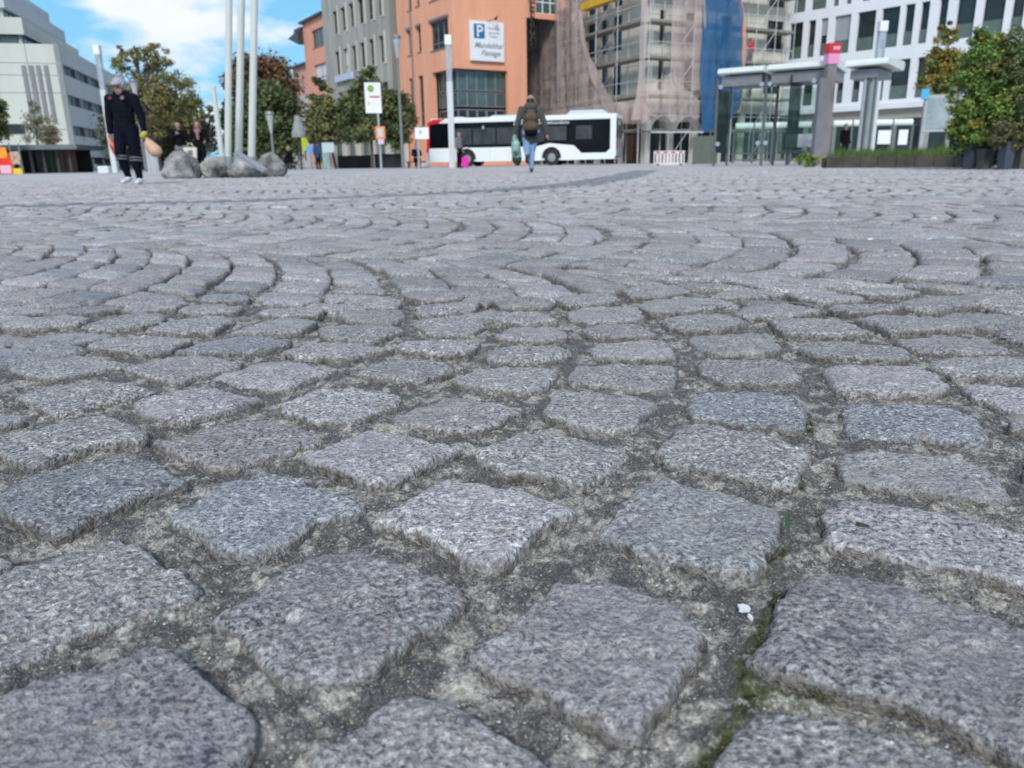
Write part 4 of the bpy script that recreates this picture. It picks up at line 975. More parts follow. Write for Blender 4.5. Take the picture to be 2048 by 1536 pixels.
def light_column(px, Y, ytop, label):
    p = gx(px, Y); h = at(px, ytop, Y).z; o = empty('light_column', p, 0, label, 'street lamp', 'tall white light columns round the square'); w = .145
    b = MB(); b.box(-w, -w, 0, w, w, h * .66); b.obj('shaft', mat('column_white', (.56, .58, .60), .5, var=.08, streak=True), o)
    b = MB(); b.box(-w * .95, -w * .95, h * .66 + .002, w * .95, w * .95, h * .93); b.obj('lens', sheer('lamp_glass_' + str(px), (.55, .60, .68), .45, gloss=True), o)
    b = MB(); b.box(-w * 1.1, -w * 1.1, h * .93 + .002, w * 1.1, w * 1.1, h); b.obj('cap', M_WHITE, o)
    b = MB(); b.tube((0, 0, h * .88), (0, 0, h * .925), w * .45, w * .7, n=12); b.tube((0, 0, h * .665), (0, 0, h * .69), w * .6, n=12); b.obj('reflector', M_LENS, o)
light_column(230, 47, 90, 'white light column in front of the stepped office building, beside the capped man')
light_column(905, 41, 70, 'white light column standing before the front of the bus')
light_column(1735, 34, 43, 'white light column behind the shelter roof, before the white building')

def funnel_lamp(px, Y, ytop, label):
    p = gx(px, Y); h = at(px, ytop, Y).z; k = Y / 45; o = empty('street_lamp', p, 0, label, 'street lamp', 'grey funnel headed street lamps')
    b = MB(); b.tube((0, 0, 0), (0, 0, h - 1.1 * k), .085 * k, .06 * k, n=10); b.obj('pole', M_GREYM, o)
    b = MB(); b.tube((0, 0, h - 1.15 * k), (0, 0, h - .14), .06 * k, .21 * k, n=16); b.obj('funnel', mat('funnel_grey', (.38, .40, .42), .4, var=.1), o)
    b = MB(); b.tube((0, 0, h - .137), (0, 0, h), .28 * k, .22 * k, n=16); b.obj('lamp_cap', M_GREYM, o)
funnel_lamp(806, 45, 70, 'grey funnel lamp before the concrete building, right of the stop sign')
funnel_lamp(549, 45, 223, 'low funnel lamp in front of the dark green tree, behind the block boulder')
funnel_lamp(291, 52, 158, 'funnel lamp half lost in the large tree, right of the capped man')

# parasol-like shop lamp, signs and small things by the houses
def board_sign(name, px, Y, x0, y0, x1, y1, ybase, m, label, cat='sign', pole=True, rz=0.0, extra=None, pm=None):
    p = at((x0 + x1) / 2, (y0 + y1) / 2, Y); q = gx(px, Y); o = empty(name, (q.x, Y, 0), 0, label, cat)
    s = Y / F; w = (x1 - x0) * s / max(.3, math.cos(rz)); h = (y1 - y0) * s; ox = p.x - q.x
    R_ = Matrix.Translation((ox, -.06, p.z)) @ Matrix.Rotation(rz, 4, 'Z')
    b = MB(); b.box(-w / 2, -.02, -h / 2, w / 2, .02, h / 2); b.obj('board', m, o, M=R_)
    if pole: b = MB(); b.tube((0, .03, 0), (0, .03, p.z + h / 2), .045 * Y / 40 + .01, n=10); b.obj('post', pm or M_ALU, o)
    if extra: extra(o, R_, w, h)
    return o
M_GRN = mat('sign_green', (.10, .32, .05), .5, var=.03); M_YEL = mat('sign_yellow', (.70, .52, .02), .5, var=.03); M_ORS = mat('sign_orange', (.75, .24, .08), .5, var=.03); M_LIME = mat('lime_yellow', (.50, .62, .02), .5, var=.05); M_BLK = mat('black', (.012, .012, .014), .7, var=.1)
def disc(o, R_, x, z, r, m, name, t=.03):
    b = MB(); b.tube((x, -.021, z), (x, -t, z), r, n=18); b.obj(name, m, o, M=R_)
def bar_(o, R_, x0, z0, x1, z1, m, name):
    b = MB(); b.box(x0, -.032, z0, x1, -.0215, z1); b.obj(name, m, o, M=R_)
def ex(o, R_, w, h):
    disc(o, R_, -w * .12, h * .30, w * .20, M_GRN, 'green_disc'); text('H', w * .3, M_YEL, o, R_ @ Matrix.Translation((-w * .12, -.035, h * .25)), bold=True)
    bar_(o, R_, -w * .2, -.01 + h * .02, w * .40, h * .06, M_RED, 'red_line'); bar_(o, R_, -w * .35, -h * .22, -w * .24, -h * .13, M_YEL, 'yellow_mark')
board_sign('bus_stop_sign', 762, 36, 732, 169, 761, 223, 335, M_WHITE, 'tall white bus stop board with green disc on a pole before the trees', rz=rad(15), extra=ex)
def ex2(o, R_, w, h): bar_(o, R_, -w * .3, -h * .36, w * .3, h * .36, M_PALE, 'notice')
board_sign('route_sign', 762, 35.8, 752, 254, 770, 277, 335, M_ORS, 'small orange framed timetable on the bus stop pole', pole=False, extra=ex2)
board_sign('small_plate', 764, 35.8, 757, 279, 768, 288, 335, mat('lilac_plate', (.60, .50, .62), .5, var=.05), 'tiny pale plate just under the orange timetable', pole=False)
def ex3(o, R_, w, h): text('P', h * .55, M_INK, o, R_ @ Matrix.Translation((-w * .1, -.03, -h * .15)))
board_sign('parking_board', 838, 42, 831, 256, 857, 277, 335, M_WHITE, 'white landscape board on a grey post beside the front of the bus', extra=ex3)
board_sign('lime_sign', 606, 50, 605, 276, 614, 300, 335, M_LIME, 'lime yellow slanted sign under the street trees', pole=False, rz=rad(30))
board_sign('blue_sign', 622, 50, 613, 294, 630, 304, 335, mat('light_blue_sign', (.12, .32, .70), .5, var=.05), 'small light blue board below the lime sign', pole=True)
board_sign('shop_board', 658, 49, 645, 286, 668, 304, 335, mat('pale_blue_board', (.48, .56, .58), .5, var=.08), 'pale blue board standing beside the thin street tree trunk')
board_sign('mint_board', 656, 50, 646, 306, 663, 336, 335, mat('mint_panel', (.26, .42, .38), .5, var=.1), 'mint green panel standing below the pale blue board', pole=False)
q = gx(603, 47); o = empty('parasol', q, 0, 'closed grey parasol with dark pole in front of the pink house', 'parasol')
b = MB(); b.tube((0, 0, 0), (0, 0, 2.1), .06, n=8); b.obj('pole', M_DARK, o); b = MB(); b.tube((0, 0, 1.95), (0, 0, 3.0), .42, .14, n=10); b.tube((0, 0, 1.80), (0, 0, 1.948), .40, .42, n=10); b.obj('canopy', mat('grey_canvas', (.26, .28, .28), .9, var=.2), o)
# cafe chairs and planters at the houses' foot
for i, (px, w_, h_, Y, m, nm, lb, ct) in enumerate(((588, 1.2, .85, 51, M_GREYM, 'cafe_table', 'grey cafe table with crossbars at the foot of the pink house', 'table'), (712, 2.4, .75, 52, M_BLK, 'planter_box', 'long black planter box below the white columns', 'planter'), (779, 1.8, .8, 50, M_BLK, 'planter_box', 'black planter box just left of the tall grey lamp pole', 'planter'))):
    q = gx(px, Y); o = empty(nm, q, rad(-20), lb, ct)
    if nm == 'cafe_table':
        b = MB(); b.box(-w_ / 2, -.35, h_ - .05, w_ / 2, .35, h_); b.obj('table_top', m, o)
        for sx_ in (-1, 1):
            for sy in (-1, 1): b = MB(); b.tube((sx_ * w_ * .45, sy * .3, 0), (sx_ * w_ * .42, sy * .28, h_ - .05), .02, n=6); b.obj('leg', m, o)
    else:
        b = MB(); b.box(-w_ / 2, -.25, 0, w_ / 2, -.2, h_); b.box(-w_ / 2, .2, 0, w_ / 2, .25, h_); b.box(-w_ / 2, -.2, 0, -w_ / 2 + .05, .2, h_); b.box(w_ / 2 - .05, -.2, 0, w_ / 2, .2, h_); b.box(-w_ / 2 + .05, -.2, h_ - .1, w_ / 2 - .05, .2, h_ - .05); b.obj('box', m, o)
        b = MB(); b.box(-w_ / 2 - .03, -.28, h_, w_ / 2 + .03, .28, h_ + .04); b.obj('rim', M_DARK, o)

# ---------------------------------------------------------------- the bus
PB = gx(1231, 49.5); hd = Vector((-.965, .262, 0)); FBs = Face(PB, -hd)       # local x: towards the tail; tail at x = 0
rb = root_at(FBs, 'bus', 'white city bus with black window band and red front, standing across the square', 'bus')
LB, HB, WB = 12.4, 3.02, 2.55
M_BUSW = mat('bus_white', (.74, .78, .80), .25, var=.03, scale=1); M_BUSG = mat('bus_glass', (.004, .005, .008), .12, var=.6, scale=.9, spec=.15); M_TYRE = mat('tyre', (.02, .02, .02), .85, var=.2); M_RIM = mat('rim', (.30, .31, .32), .45, .4, var=.2)
def BX(u): return -LB + u           # u measured from the front
wh = (2.75, 8.35); R_A = .62
def arch(cx_, r, z0, n=12): return [(cx_ + r * math.cos(t), max(z0, .50 + r * math.sin(t))) for t in [math.pi * k / n for k in range(n, -1, -1)]]
prof = [(BX(.12), .30)] 
for u in wh: prof += [(BX(u) - R_A, .30)] + arch(BX(u), R_A, .30) + [(BX(u) + R_A, .30)]
prof += [(-.1, .34), (0, .55), (0, .95), (-.35, .95), (-.62, .72), (-2.15, .72), (-2.62, 1.18), (BX(8.2), 1.34), (BX(7.4), 1.16), (BX(.1), 1.16), (BX(0), .8)]
b = MB(); b.prism(prof, 'y', 0, .10); b.prism(prof, 'y', WB - .1, WB); b.box(BX(.2), .1, .32, -.1, WB - .1, .42); add(FBs, rb, b, 'lower_body', M_BUSW)
gl = [(BX(.18), 1.163), (BX(7.4), 1.163), (BX(8.2), 1.343), (-2.62, 1.183), (-2.15, .723), (-.64, .723), (-.37, .95), (-.37, 2.70), (BX(.30), 2.70)]
b = MB(); b.prism(gl, 'y', .012, WB - .012); add(FBs, rb, b, 'window_band', M_BUSG)
for k, (u0, u1, zz0) in enumerate(((1.6, 3.1, 1.35), (3.2, 4.7, 1.35), (4.8, 6.2, 1.35), (6.4, 7.9, 1.45), (8.1, 9.3, 1.5), (9.9, 10.9, 1.55))):
    f = MB(); x0, x1 = BX(u0), BX(u1); z1_ = 2.35
    f.box(x0, .002, zz0, x1, .011, zz0 + .04); f.box(x0, .002, z1_ - .04, x1, .011, z1_); f.box(x0, .003, zz0 + .04, x0 + .04, .011, z1_ - .04); f.box(x1 - .04, .003, zz0 + .04, x1, .011, z1_ - .04)
    w_ = add(FBs, rb, f, 'window', M_DARK); g_ = MB(); g_.box(x0 + .04, .004, zz0 + .04, x1 - .04, .0105, z1_ - .04); go = g_.obj('pane', mat('bus_pane', (.03, .036, .044), .08, var=.7, scale=1.5, spec=.5), w_)
b = MB(); b.prism([(0, z) if False else (y_, z) for y_, z in ((.02, 2.703), (WB - .02, 2.703), (WB - .02, 2.88), (WB - .15, 3.0), (.15, 3.0), (.02, 2.88))], 'x', BX(.35), 0); add(FBs, rb, b, 'roof', M_BUSW)
for y0_, y1_ in ((0, .012), (WB - .012, WB)): b = MB(); b.box(-.36, y0_, .953, -.0, y1_, 2.70); add(FBs, rb, b, 'rear_pillar', M_BUSW)
b = MB(); b.prism([(-3.2, 3.003), (-.6, 3.003), (-.9, 3.26), (-2.9, 3.26)], 'y', .35, WB - .35); b.prism([(BX(4.2), 3.003), (BX(7.6), 3.003), (BX(7.4), 3.12), (BX(4.4), 3.12)], 'y', .4, WB - .4); b.prism([(BX(1.5), 3.003), (BX(2.6), 3.003), (BX(2.3), 3.1), (BX(1.6), 3.1)], 'y', .6, WB - .6); add(FBs, rb, b, 'roof_unit', mat('roof_unit', (.55, .62, .70), .5, var=.05))
b = MB(); b.box(.002, .10, 1.55, .05, WB - .1, 2.75); add(FBs, rb, b, 'rear_window', M_BUSG)
b = MB(); b.box(.002, .10, .5, .06, WB - .1, 1.547); add(FBs, rb, b, 'engine_cover', mat('bus_grey', (.27, .29, .32), .4, var=.08))
b = MB(); b.box(-.05, .02, 2.753, .03, WB - .02, 2.99); add(FBs, rb, b, 'rear_roof_edge', M_BUSW)
b = MB(); b.box(.052, .6, 2.35, .06, 1.5, 2.6); add(FBs, rb, b, 'rear_display', mat('led_green', (.25, .55, .30), .5, var=.2))
M_TAIL = mat('tail_light', (.30, .015, .02), .25, var=.1)
for y_ in (.03, WB - .14): b = MB(); b.box(.02, y_ - .01, 1.0, .075, y_ + .11, 1.5); add(FBs, rb, b, 'tail_light', M_TAIL)
M_REDB = mat('bus_red', (.62, .02, .045), .3, var=.05)
b = MB(); b.prism([(BX(-.02), .9), (BX(.17), .9), (BX(.28), 2.62), (BX(.9), 2.72), (BX(1.3), 2.98), (BX(.5), 2.95), (BX(.12), 2.75)], 'y', -.004, WB + .004); add(FBs, rb, b, 'front_mask', M_REDB)
b = MB(); b.prism([(BX(.05), .32), (BX(.17), .32), (BX(.17), .897), (BX(-.02), .897), (BX(-.03), .6)], 'y', 0, WB); add(FBs, rb, b, 'bumper', M_BUSW)
b = MB(); b.box(BX(.32), -.006, 1.2, BX(1.45), .010, 2.5); add(FBs, rb, b, 'driver_window', M_BUSG)
for u in wh:
    w_ = bpy.data.objects.new('wheel', None); COL.objects.link(w_); w_.parent = rb; w_.matrix_local = Matrix.Translation((BX(u), .18, .48))
    b = MB(); b.tube((0, -.13, 0), (0, .15, 0), .48, n=28); t_ = b.obj('tyre', M_TYRE, w_); b = MB(); b.tube((0, -.10, 0), (0, -.145, 0), .27, .25, n=20); b.tube((0, -.14, 0), (0, -.20, 0), .11, n=12); b.obj('rim', M_RIM, w_)
    b = MB(); b.tube((BX(u), WB - .3, .48), (BX(u), WB - .03, .48), .48, n=24); add(FBs, rb, b, 'far_wheel', M_TYRE)
    ar = [(BX(u) + (R_A + .07) * math.cos(math.pi * k / 12), .5 + (R_A + .07) * math.sin(math.pi * k / 12)) for k in range(13)] + [(BX(u) + R_A * math.cos(math.pi * k / 12), .5 + R_A * math.sin(math.pi * k / 12)) for k in range(12, -1, -1)]
    b = MB(); n_ = len(ar); i0 = 0
    for k in range(12):
        a0 = math.pi * k / 12; a1 = math.pi * (k + 1) / 12
        def P_(r, a, y): return (BX(u) + r * math.cos(a), y, .5 + r * math.sin(a))
        b.quad(P_(R_A, a0, -.02), P_(R_A + .07, a0, -.02), P_(R_A + .07, a1, -.02), P_(R_A, a1, -.02)); b.quad(P_(R_A + .07, a0, -.02), P_(R_A + .07, a0, .05), P_(R_A + .07, a1, .05), P_(R_A + .07, a1, -.02))
        b.quad(P_(R_A, a0, -.02), P_(R_A, a1, -.02), P_(R_A, a1, .3), P_(R_A, a0, .3))
    add(FBs, rb, b, 'wheel_arch', M_BUSW)
b = MB(); b.box(BX(.3), .12, .45, -.2, WB - .12, 1.15); add(FBs, rb, b, 'chassis', M_BLK)
tb = text('Das Plus fürs Umweltfreundliche', .27, M_WHITE, rb, FBs.L @ Matrix.Translation((BX(7.7), -.004, 2.47)), ext=.002)
for u in (3.15, 4.75, 6.3, 8.0): b = MB(); b.box(BX(u), .0055, 1.2, BX(u) + .012, .0115, 2.68); add(FBs, rb, b, 'window_seam', M_DARK)
for u in (4.3, 5.6, 6.6): b = MB(); b.box(BX(u), -.003, .34, BX(u) + .012, -.0005, 1.14); add(FBs, rb, b, 'panel_seam', M_GREYM)
text('6', .3, M_WHITE, rb, FBs.L @ Matrix.Translation((BX(3.9), -.004, 2.3)), ext=.002)

# ---------------------------------------------------------------- plastic barrier, hoarding, shelters
q = gx(1307, 38); w_ = (1365 - 1306) * 38 / F; o = empty('road_barrier', q, 0, 'white plastic barrier with slots standing below the scaffolding', 'barrier')
b = MB(); hb_ = .64; b.box(0, -.04, 0, w_, .04, .10); b.box(0, -.04, hb_ - .12, w_, .04, hb_)
ns = 9
for k in range(ns + 1): b.box(w_ * k / ns - (.05 if k else 0), -.035, .10, w_ * k / ns + (.05 if k < ns else 0), .035, hb_ - .12)
b.obj('body', mat('barrier_plastic', (.66, .62, .60), .5, var=.08), o)
for k in range(4): b = MB(); b.box(w_ * (k * .25 + .06), -.045, hb_ - .10, w_ * (k * .25 + .18), -.0405, hb_ - .03); b.obj('red_stripe', M_RED, o)
for s_ in (.12, .88): b = MB(); b.box(w_ * s_ - .06, -.3, -.0, w_ * s_ + .06, .3, .05); b.obj('foot', M_BLK, o)
pa = gx(1384, 41); b = MB(); w_ = (1432 - 1384) * 41 / F; b.box(0, 0, 0, w_, .06, at(1400, 272, 41).z); o = b.obj('hoarding', mat('olive_hoarding', (.10, .12, .10), .7, var=.15)); o.location = pa; tag(o, 'olive hoarding panel between the barrier and the glass shelter', 'hoarding')
M_ROOFW = mat('shelter_roof_white', (.74, .80, .76), .4, var=.04); M_GUN = mat('gunmetal', (.13, .135, .145), .4, .3, var=.12)
def shelter():
    pa, pb = gx(1427, 28.5), gx(1626, 26.6); u = (pb - pa); FS_ = Face(pa, u); o = root_at(FS_, 'bus_shelter', 'large glass bus shelter with thick white roof edge, left of the red topped pillar', 'bus shelter')
    Lg = u.length; zt_ = FS_.z(1433, 139); zb_ = FS_.z(1433, 149)
    xm = FS_.x(1535, 140)
    for i, (x0, x1) in enumerate(((0.05, xm - .06), (xm + .06, Lg + .5))):
        b = MB(); b.prism([(-.25, zb_), (-.12, zb_ - .04), (1.5, zb_ - .12), (1.6, zb_), (1.6, zt_ - .06), (1.45, zt_), (-.12, zt_), (-.25, zt_ - .06)], 'x', x0, x1); add(FS_, o, b, 'roof', M_ROOFW)
        b = MB(); b.box(x0 + .1, -.05, zb_ - .42, x1 - .1, 1.45, zb_ - .10); add(FS_, o, b, 'roof_frame', M_GREYM)
    for x_ in (.0, xm, Lg * .985):
        for yy in (0, 1.4):
            b = MB(); b.tube((x_, yy, 0), (x_, yy, zb_ - .1), .05, n=10); add(FS_, o, b, 'post', M_GUN)
            if yy == 0:
                for z_ in (zb_ - .42, .75):
                    for dx_ in ((-.13, .13) if x_ > 0 else (.13,)): b = MB(); b.tube((x_ + dx_, -.09, z_), (x_ + dx_, -.02, z_), .075, n=12); add(FS_, o, b, 'glass_clamp', M_ALU)
    for x0, x1 in ((.12, xm - .12), (xm + .12, Lg - .15)):
        b = MB(); b.box(x0, 1.40, .45, x1, 1.415, zb_ - .5); add(FS_, o, b, 'rear_pane', M_GLASSC)
        b = MB(); b.box(x0, 1.37, .40, x1, 1.44, .45); add(FS_, o, b, 'pane_rail', M_GUN)
    b = MB(); b.box(.02, .1, .45, .035, 1.3, zb_ - .5); add(FS_, o, b, 'side_pane', M_GLASSC)
    b = MB(); b.box(Lg - .9, -.2, .5, Lg - .885, 1.3, zb_ - .2); add(FS_, o, b, 'side_pane', M_GLASSC)
    b = MB(); b.box(xm + .4, .9, .42, Lg - .5, 1.3, .48); add(FS_, o, b, 'bench', M_GUN)
    for x_ in (xm + .6, Lg - .7): b = MB(); b.box(x_ - .03, .95, 0, x_ + .03, 1.25, .417); add(FS_, o, b, 'bench_leg', M_GUN)
    x_ = FS_.x(1593, 280); zq = FS_.z(1593, 280); b = MB(); b.box(x_ - .32, 1.30, zq - .22, x_ + .32, 1.36, zq + .22); add(FS_, o, b, 'notice', M_WHITE)
shelter()
# low shelters across the street
def low_shelter(pl, pr, ptop, Y, label, seg):
    a, b0 = gx(pl, Y), gx(pr, Y - .6); u = b0 - a; f = Face(a, u); o = root_at(f, 'low_shelter', label, 'bus shelter', 'low shelters across the street'); Lg = u.length; zt_ = f.z(pl, ptop)
    for k in range(seg):
        x0 = Lg * k / seg + .04; x1 = Lg * (k + 1) / seg - .04
        b = MB(); b.tube((x0, 0, zt_ - .13), (x1, 0, zt_ - .13), .15, n=12); add(f, o, b, 'roof_tube', M_ROOFW)
        b = MB(); b.box(x0, .03, .2, x1, .045, zt_ - .3); add(f, o, b, 'pane', M_GLASSC)
        b = MB(); b.box(x0, .0, .12, x1, .07, .2); add(f, o, b, 'rail', M_GUN)
    for k in range(seg + 1):
        b = MB(); b.box(Lg * k / seg - .05, -.05, 0, Lg * k / seg + .05, .05, zt_ - .2); add(f, o, b, 'post', M_GUN)
    return f, o
low_shelter(1465, 1617, 247, 40, 'low glass shelter with white tube roof seen through the large shelter', 4)
low_shelter(1657, 1816, 242, 39, 'low glass shelter with white tube roof right of the red topped pillar', 4)
# pillar with red cap
pp = gx(1632, 25.6); o = empty('stop_pillar', pp, rad(8), 'tall grey pillar with red cap at the end of the large glass shelter', 'pillar'); zt_ = at(1664, 86, 25.6).z
b = MB(); b.box(-.14, -.06, 0, .12, .12, zt_ - 1.0); b.obj('front_leg', M_GREYM, o)
b = MB(); b.box(.22, .2, 0, .52, .42, zt_ - .58); b.obj('body', mat('pillar_grey', (.24, .225, .225), .5, .2, var=.12), o)
b = MB(); b.box(.19, .17, zt_ - .577, .56, .45, zt_ - .26); b.obj('pink_band', mat('pink_band', (.75, .30, .50), .4, var=.05), o)
b = MB(); b.box(.18, .15, zt_ - .257, .58, .47, zt_ + .03); b.obj('red_cap', M_REDB, o)
text('oo', .2, M_WHITE, o, Matrix.Translation((.42, .145, zt_ - .16)), bold=True)
# second roof piece right of the pillar
a, b0 = gx(1676, 25.0), gx(1757, 24.2); f = Face(a, b0 - a); o = root_at(f, 'bus_shelter', 'short white roofed shelter piece with glass side panel, right of the red topped pillar', 'bus shelter'); Lg = (b0 - a).length; zt_ = f.z(1680, 124); zb_ = f.z(1680, 136)
b = MB(); b.prism([(-.25, zb_), (1.4, zb_ - .1), (1.5, zt_ - .1), (1.4, zt_), (-.12, zt_), (-.25, zt_ - .1)], 'x', 0, Lg); add(f, o, b, 'roof', M_ROOFW)
b = MB(); b.box(.1, .0, zb_ - .35, Lg * .75, 1.3, zb_ - .1); add(f, o, b, 'roof_frame', M_GREYM)
for px, m in ((1722, M_ALU), (1730, M_GUN), (1743, M_GUN)):
    x_ = f.x(px, 230); b = MB(); b.tube((x_, .1, 0), (x_, .1, zb_ - .1), .06, n=10); add(f, o, b, 'post', m)
x0, x1 = f.x(1732, 200), f.x(1751, 200); b = MB(); b.prism([(x0, .4), (x1, .4), (x1, zb_ - .25), (x0, zb_ - .6)], 'y', .05, .065); add(f, o, b, 'side_pane', sheer('milky_glass', (.42, .50, .48), .45, gloss=True))
# display case behind the raised bed
f = Face(gx(1836, 23), (1, -.1)); o = root_at(f, 'display_case', 'glazed notice case on posts with blue topped pole, before the yellow tree', 'display case'); w_ = 95 * 23 / F; z0, z1 = f.z(1840, 264), f.z(1840, 190)
b = MB(); b.box(0, 0, z0, w_, .12, z1); add(f, o, b, 'case', mat('case_grey', (.42, .46, .47), .3, var=.1))
for k in range(2): b = MB(); b.box(.06 + k * w_ / 2, -.02, z0 + .08, w_ / 2 - .04 + k * w_ / 2, -.002, z1 - .08); add(f, o, b, 'pane', mat('case_pane', (.30, .36, .37), .08, var=.25, scale=3))
for x_ in (0.02, w_ * .52): b = MB(); b.box(x_ - .05, .02, 0, x_ + .05, .1, z0 if x_ > .1 else z1 + .06); add(f, o, b, 'post', M_ALU)
b = MB(); b.box(-.16, -.03, z1 - .12, .05, .0, z1 + .16); add(f, o, b, 'blue_flag', mat('cyan_flag', (.08, .42, .68), .5, var=.05))
for i, (px, Y, w1, h1, y1, m, lb) in enumerate(((1755, 37.8, 24, 25, 276, M_WHITE, 'white poster board left of the dark gap in the low shelter'), (1796, 37.6, 17, 27, 275, M_WHITE, 'white poster board at the right end of the low shelter'))):
    board_sign('poster', px + w1 / 2, Y, px, y1 - 14, px + w1, y1 + h1 - 14, 330, m, lb, 'poster', pole=False)

# ---------------------------------------------------------------- left side: kiosk row
f = Face(gx(-60, 50), (1, .22)); o = root_at(f, 'kiosk', 'low dark kiosk with flat roof and open fronts at the left edge', 'kiosk'); xk = f.x(152, 320); zk = f.z(60, 300)
b = MB(); b.box(-6, -1.2, zk, xk + .5, 5, zk + .28); add(f, o, b, 'roof', mat('slate_roof', (.13, .155, .17), .5, var=.1))
b = MB(); b.box(-6, 3.2, 0, xk, 3.4, zk); add(f, o, b, 'back_wall', M_BACK)
for px in (17, 46, 70, 95, 122, 146): x_ = f.x(px, 330); b = MB(); b.box(x_ - .08, -.5, 0, x_ + .08, -.34, zk - .003); add(f, o, b, 'post', M_GREYM if px < 60 else M_DARK)
for k, (px, c_) in enumerate(((78, (.05, .05, .055)), (100, (.02, .09, .04)), (112, (.10, .08, .06)), (133, (.12, .05, .04)))):
    x_ = f.x(px, 330); b = MB(); b.box(x_ - .35, .8, 0, x_ + .35, 1.0, 1.5 + .2 * (k % 2)); add(f, o, b, 'goods_panel', mat('shop_panel%d' % k, c_, .7, var=.4, scale=4))
f2 = Face(gx(-3, 46.5), (1, .1)); w_ = .75
b = MB(); b.box(0, 0, 0, w_, .35, f2.z(5, 306)); o = b.obj('vending_machine', mat('red_machine', (.65, .03, .015), .3, var=.35, scale=2.5)); o.matrix_world = f2.M; tag(o, 'bright red vending machine at the left edge under the kiosk roof', 'vending machine')
b = MB(); b.box(.08, -.012, .9, .58, -.002, 1.5); q_ = b.obj('front_picture', mat('orange_picture', (.80, .30, .02), .4, var=.4, scale=6), o); b = MB(); b.box(.05, -.012, .05, .66, -.002, .5); b.obj('front_flap', mat('pale_pink', (.75, .45, .50), .4, var=.1), o)
for i, (px, m, h0, h1, lb, nm) in enumerate(((33, mat('poster_mix', (.45, .32, .22), .5, var=.8, scale=6), .55, 1.25, 'colourful food poster on a grey stand under the kiosk roof', 'poster_stand'), (33, M_YEL, 0, .32, 'yellow crate on the ground under the food poster', 'crate'))):
    q = gx(px, 46.5); b = MB(); b.box(-.26, 0, h0, .26, .2 if i else .06, h1); o = b.obj(nm, m); o.location = q; tag(o, lb, ['poster', 'crate'][i])
    if i == 0:
        b = MB(); b.box(-.30, .065, 0, -.24, .12, 1.7); b.box(.24, .065, 0, .30, .12, 1.7); b.obj('stand', M_GREYM, o)
q = gx(208, 43); b = MB(); b.box(-.28, -.2, .0, .28, .2, .36); o = b.obj('white_box', M_WHITE, bevel=.02); o.location = q; tag(o, 'small white box on the ground at the foot of the light column', 'box')
b = MB(); b.box(-.25, -.206, .05, .25, -.201, .3); b.obj('front_flap', M_BLIND, o)
for i, px in enumerate((298, 306, 313)):
    q = gx(px, 40); b = MB(); b.box(-.09, -.02, 0, .09, .02, 1.35 - .1 * i); o = b.obj('street_sign_back', M_ALU); o.location = q; o.rotation_euler = (0, 0, .2 * i); tag(o, ['tall pale metal panel right behind the tan bag', 'middle of three thin pale metal panels left of the boulders', 'shortest pale metal panel, closest to the boulders'][i], 'panel', 'thin metal panels left of the boulders')

# ---------------------------------------------------------------- raised bed and pots on the right
f = Face(gx(1652, 19.6), (gx(1948, 17.4) - gx(1652, 19.6))); Lg = (gx(1948, 17.4) - gx(1652, 19.6)).length; o = root_at(f, 'raised_bed', 'long low dark stone raised bed planted with grass, on the right', 'raised bed'); M_BED = mat('bed_wall', (.085, .075, .062), .85, var=.35, scale=3, bump=.3)
nst = 8
for k in range(nst): b = MB(); b.box(Lg * k / nst + .006, 0, 0, Lg * (k + 1) / nst - .006, .22, .25 + .006 * (k % 3)); add(f, o, b, 'wall_block', M_BED)
b = MB(); b.box(0, .23, 0, Lg, 2.6, .2); b.box(-.15, .1, 0, 0, 2.6, .24); add(f, o, b, 'soil', mat('soil', (.05, .04, .03), .95, var=.4, scale=8))

# ================================================================== TREES AND PLANTS
M_LEAF = mat('leaves', (.08, .1, .03), .6, var=.25, scale=1.5, attr='tint'); M_BARK = mat('bark', (.075, .065, .055), .9, var=.35, scale=6)
_sh = M_LEAF.node_tree.nodes['Principled BSDF']; _sh.inputs['Subsurface Weight'].default_value = 0.0
def leaf_mesh(name, pts, size, cols, parent, rng, m=None, aspect=.6, up=0.0):
    n = len(pts); a = rng.normal(size=(n, 3)); a[:, 2] = a[:, 2] * .7 + up; a /= np.linalg.norm(a, axis=1, keepdims=True)
    b = np.cross(a, rng.normal(size=(n, 3))); b /= np.linalg.norm(b, axis=1, keepdims=True)
    s = size * rng.uniform(.6, 1.3, (n, 1)); a = a * s; b = b * s * aspect
    V = np.stack([pts - a, pts - b * .8 + a * .1, pts + a, pts + b * .8 + a * .1], 1).reshape(-1, 3); Fc = np.arange(4 * n).reshape(n, 4)
    return from_np(name, V, Fc, m or M_LEAF, parent, colors=np.repeat(cols, 4, axis=0))
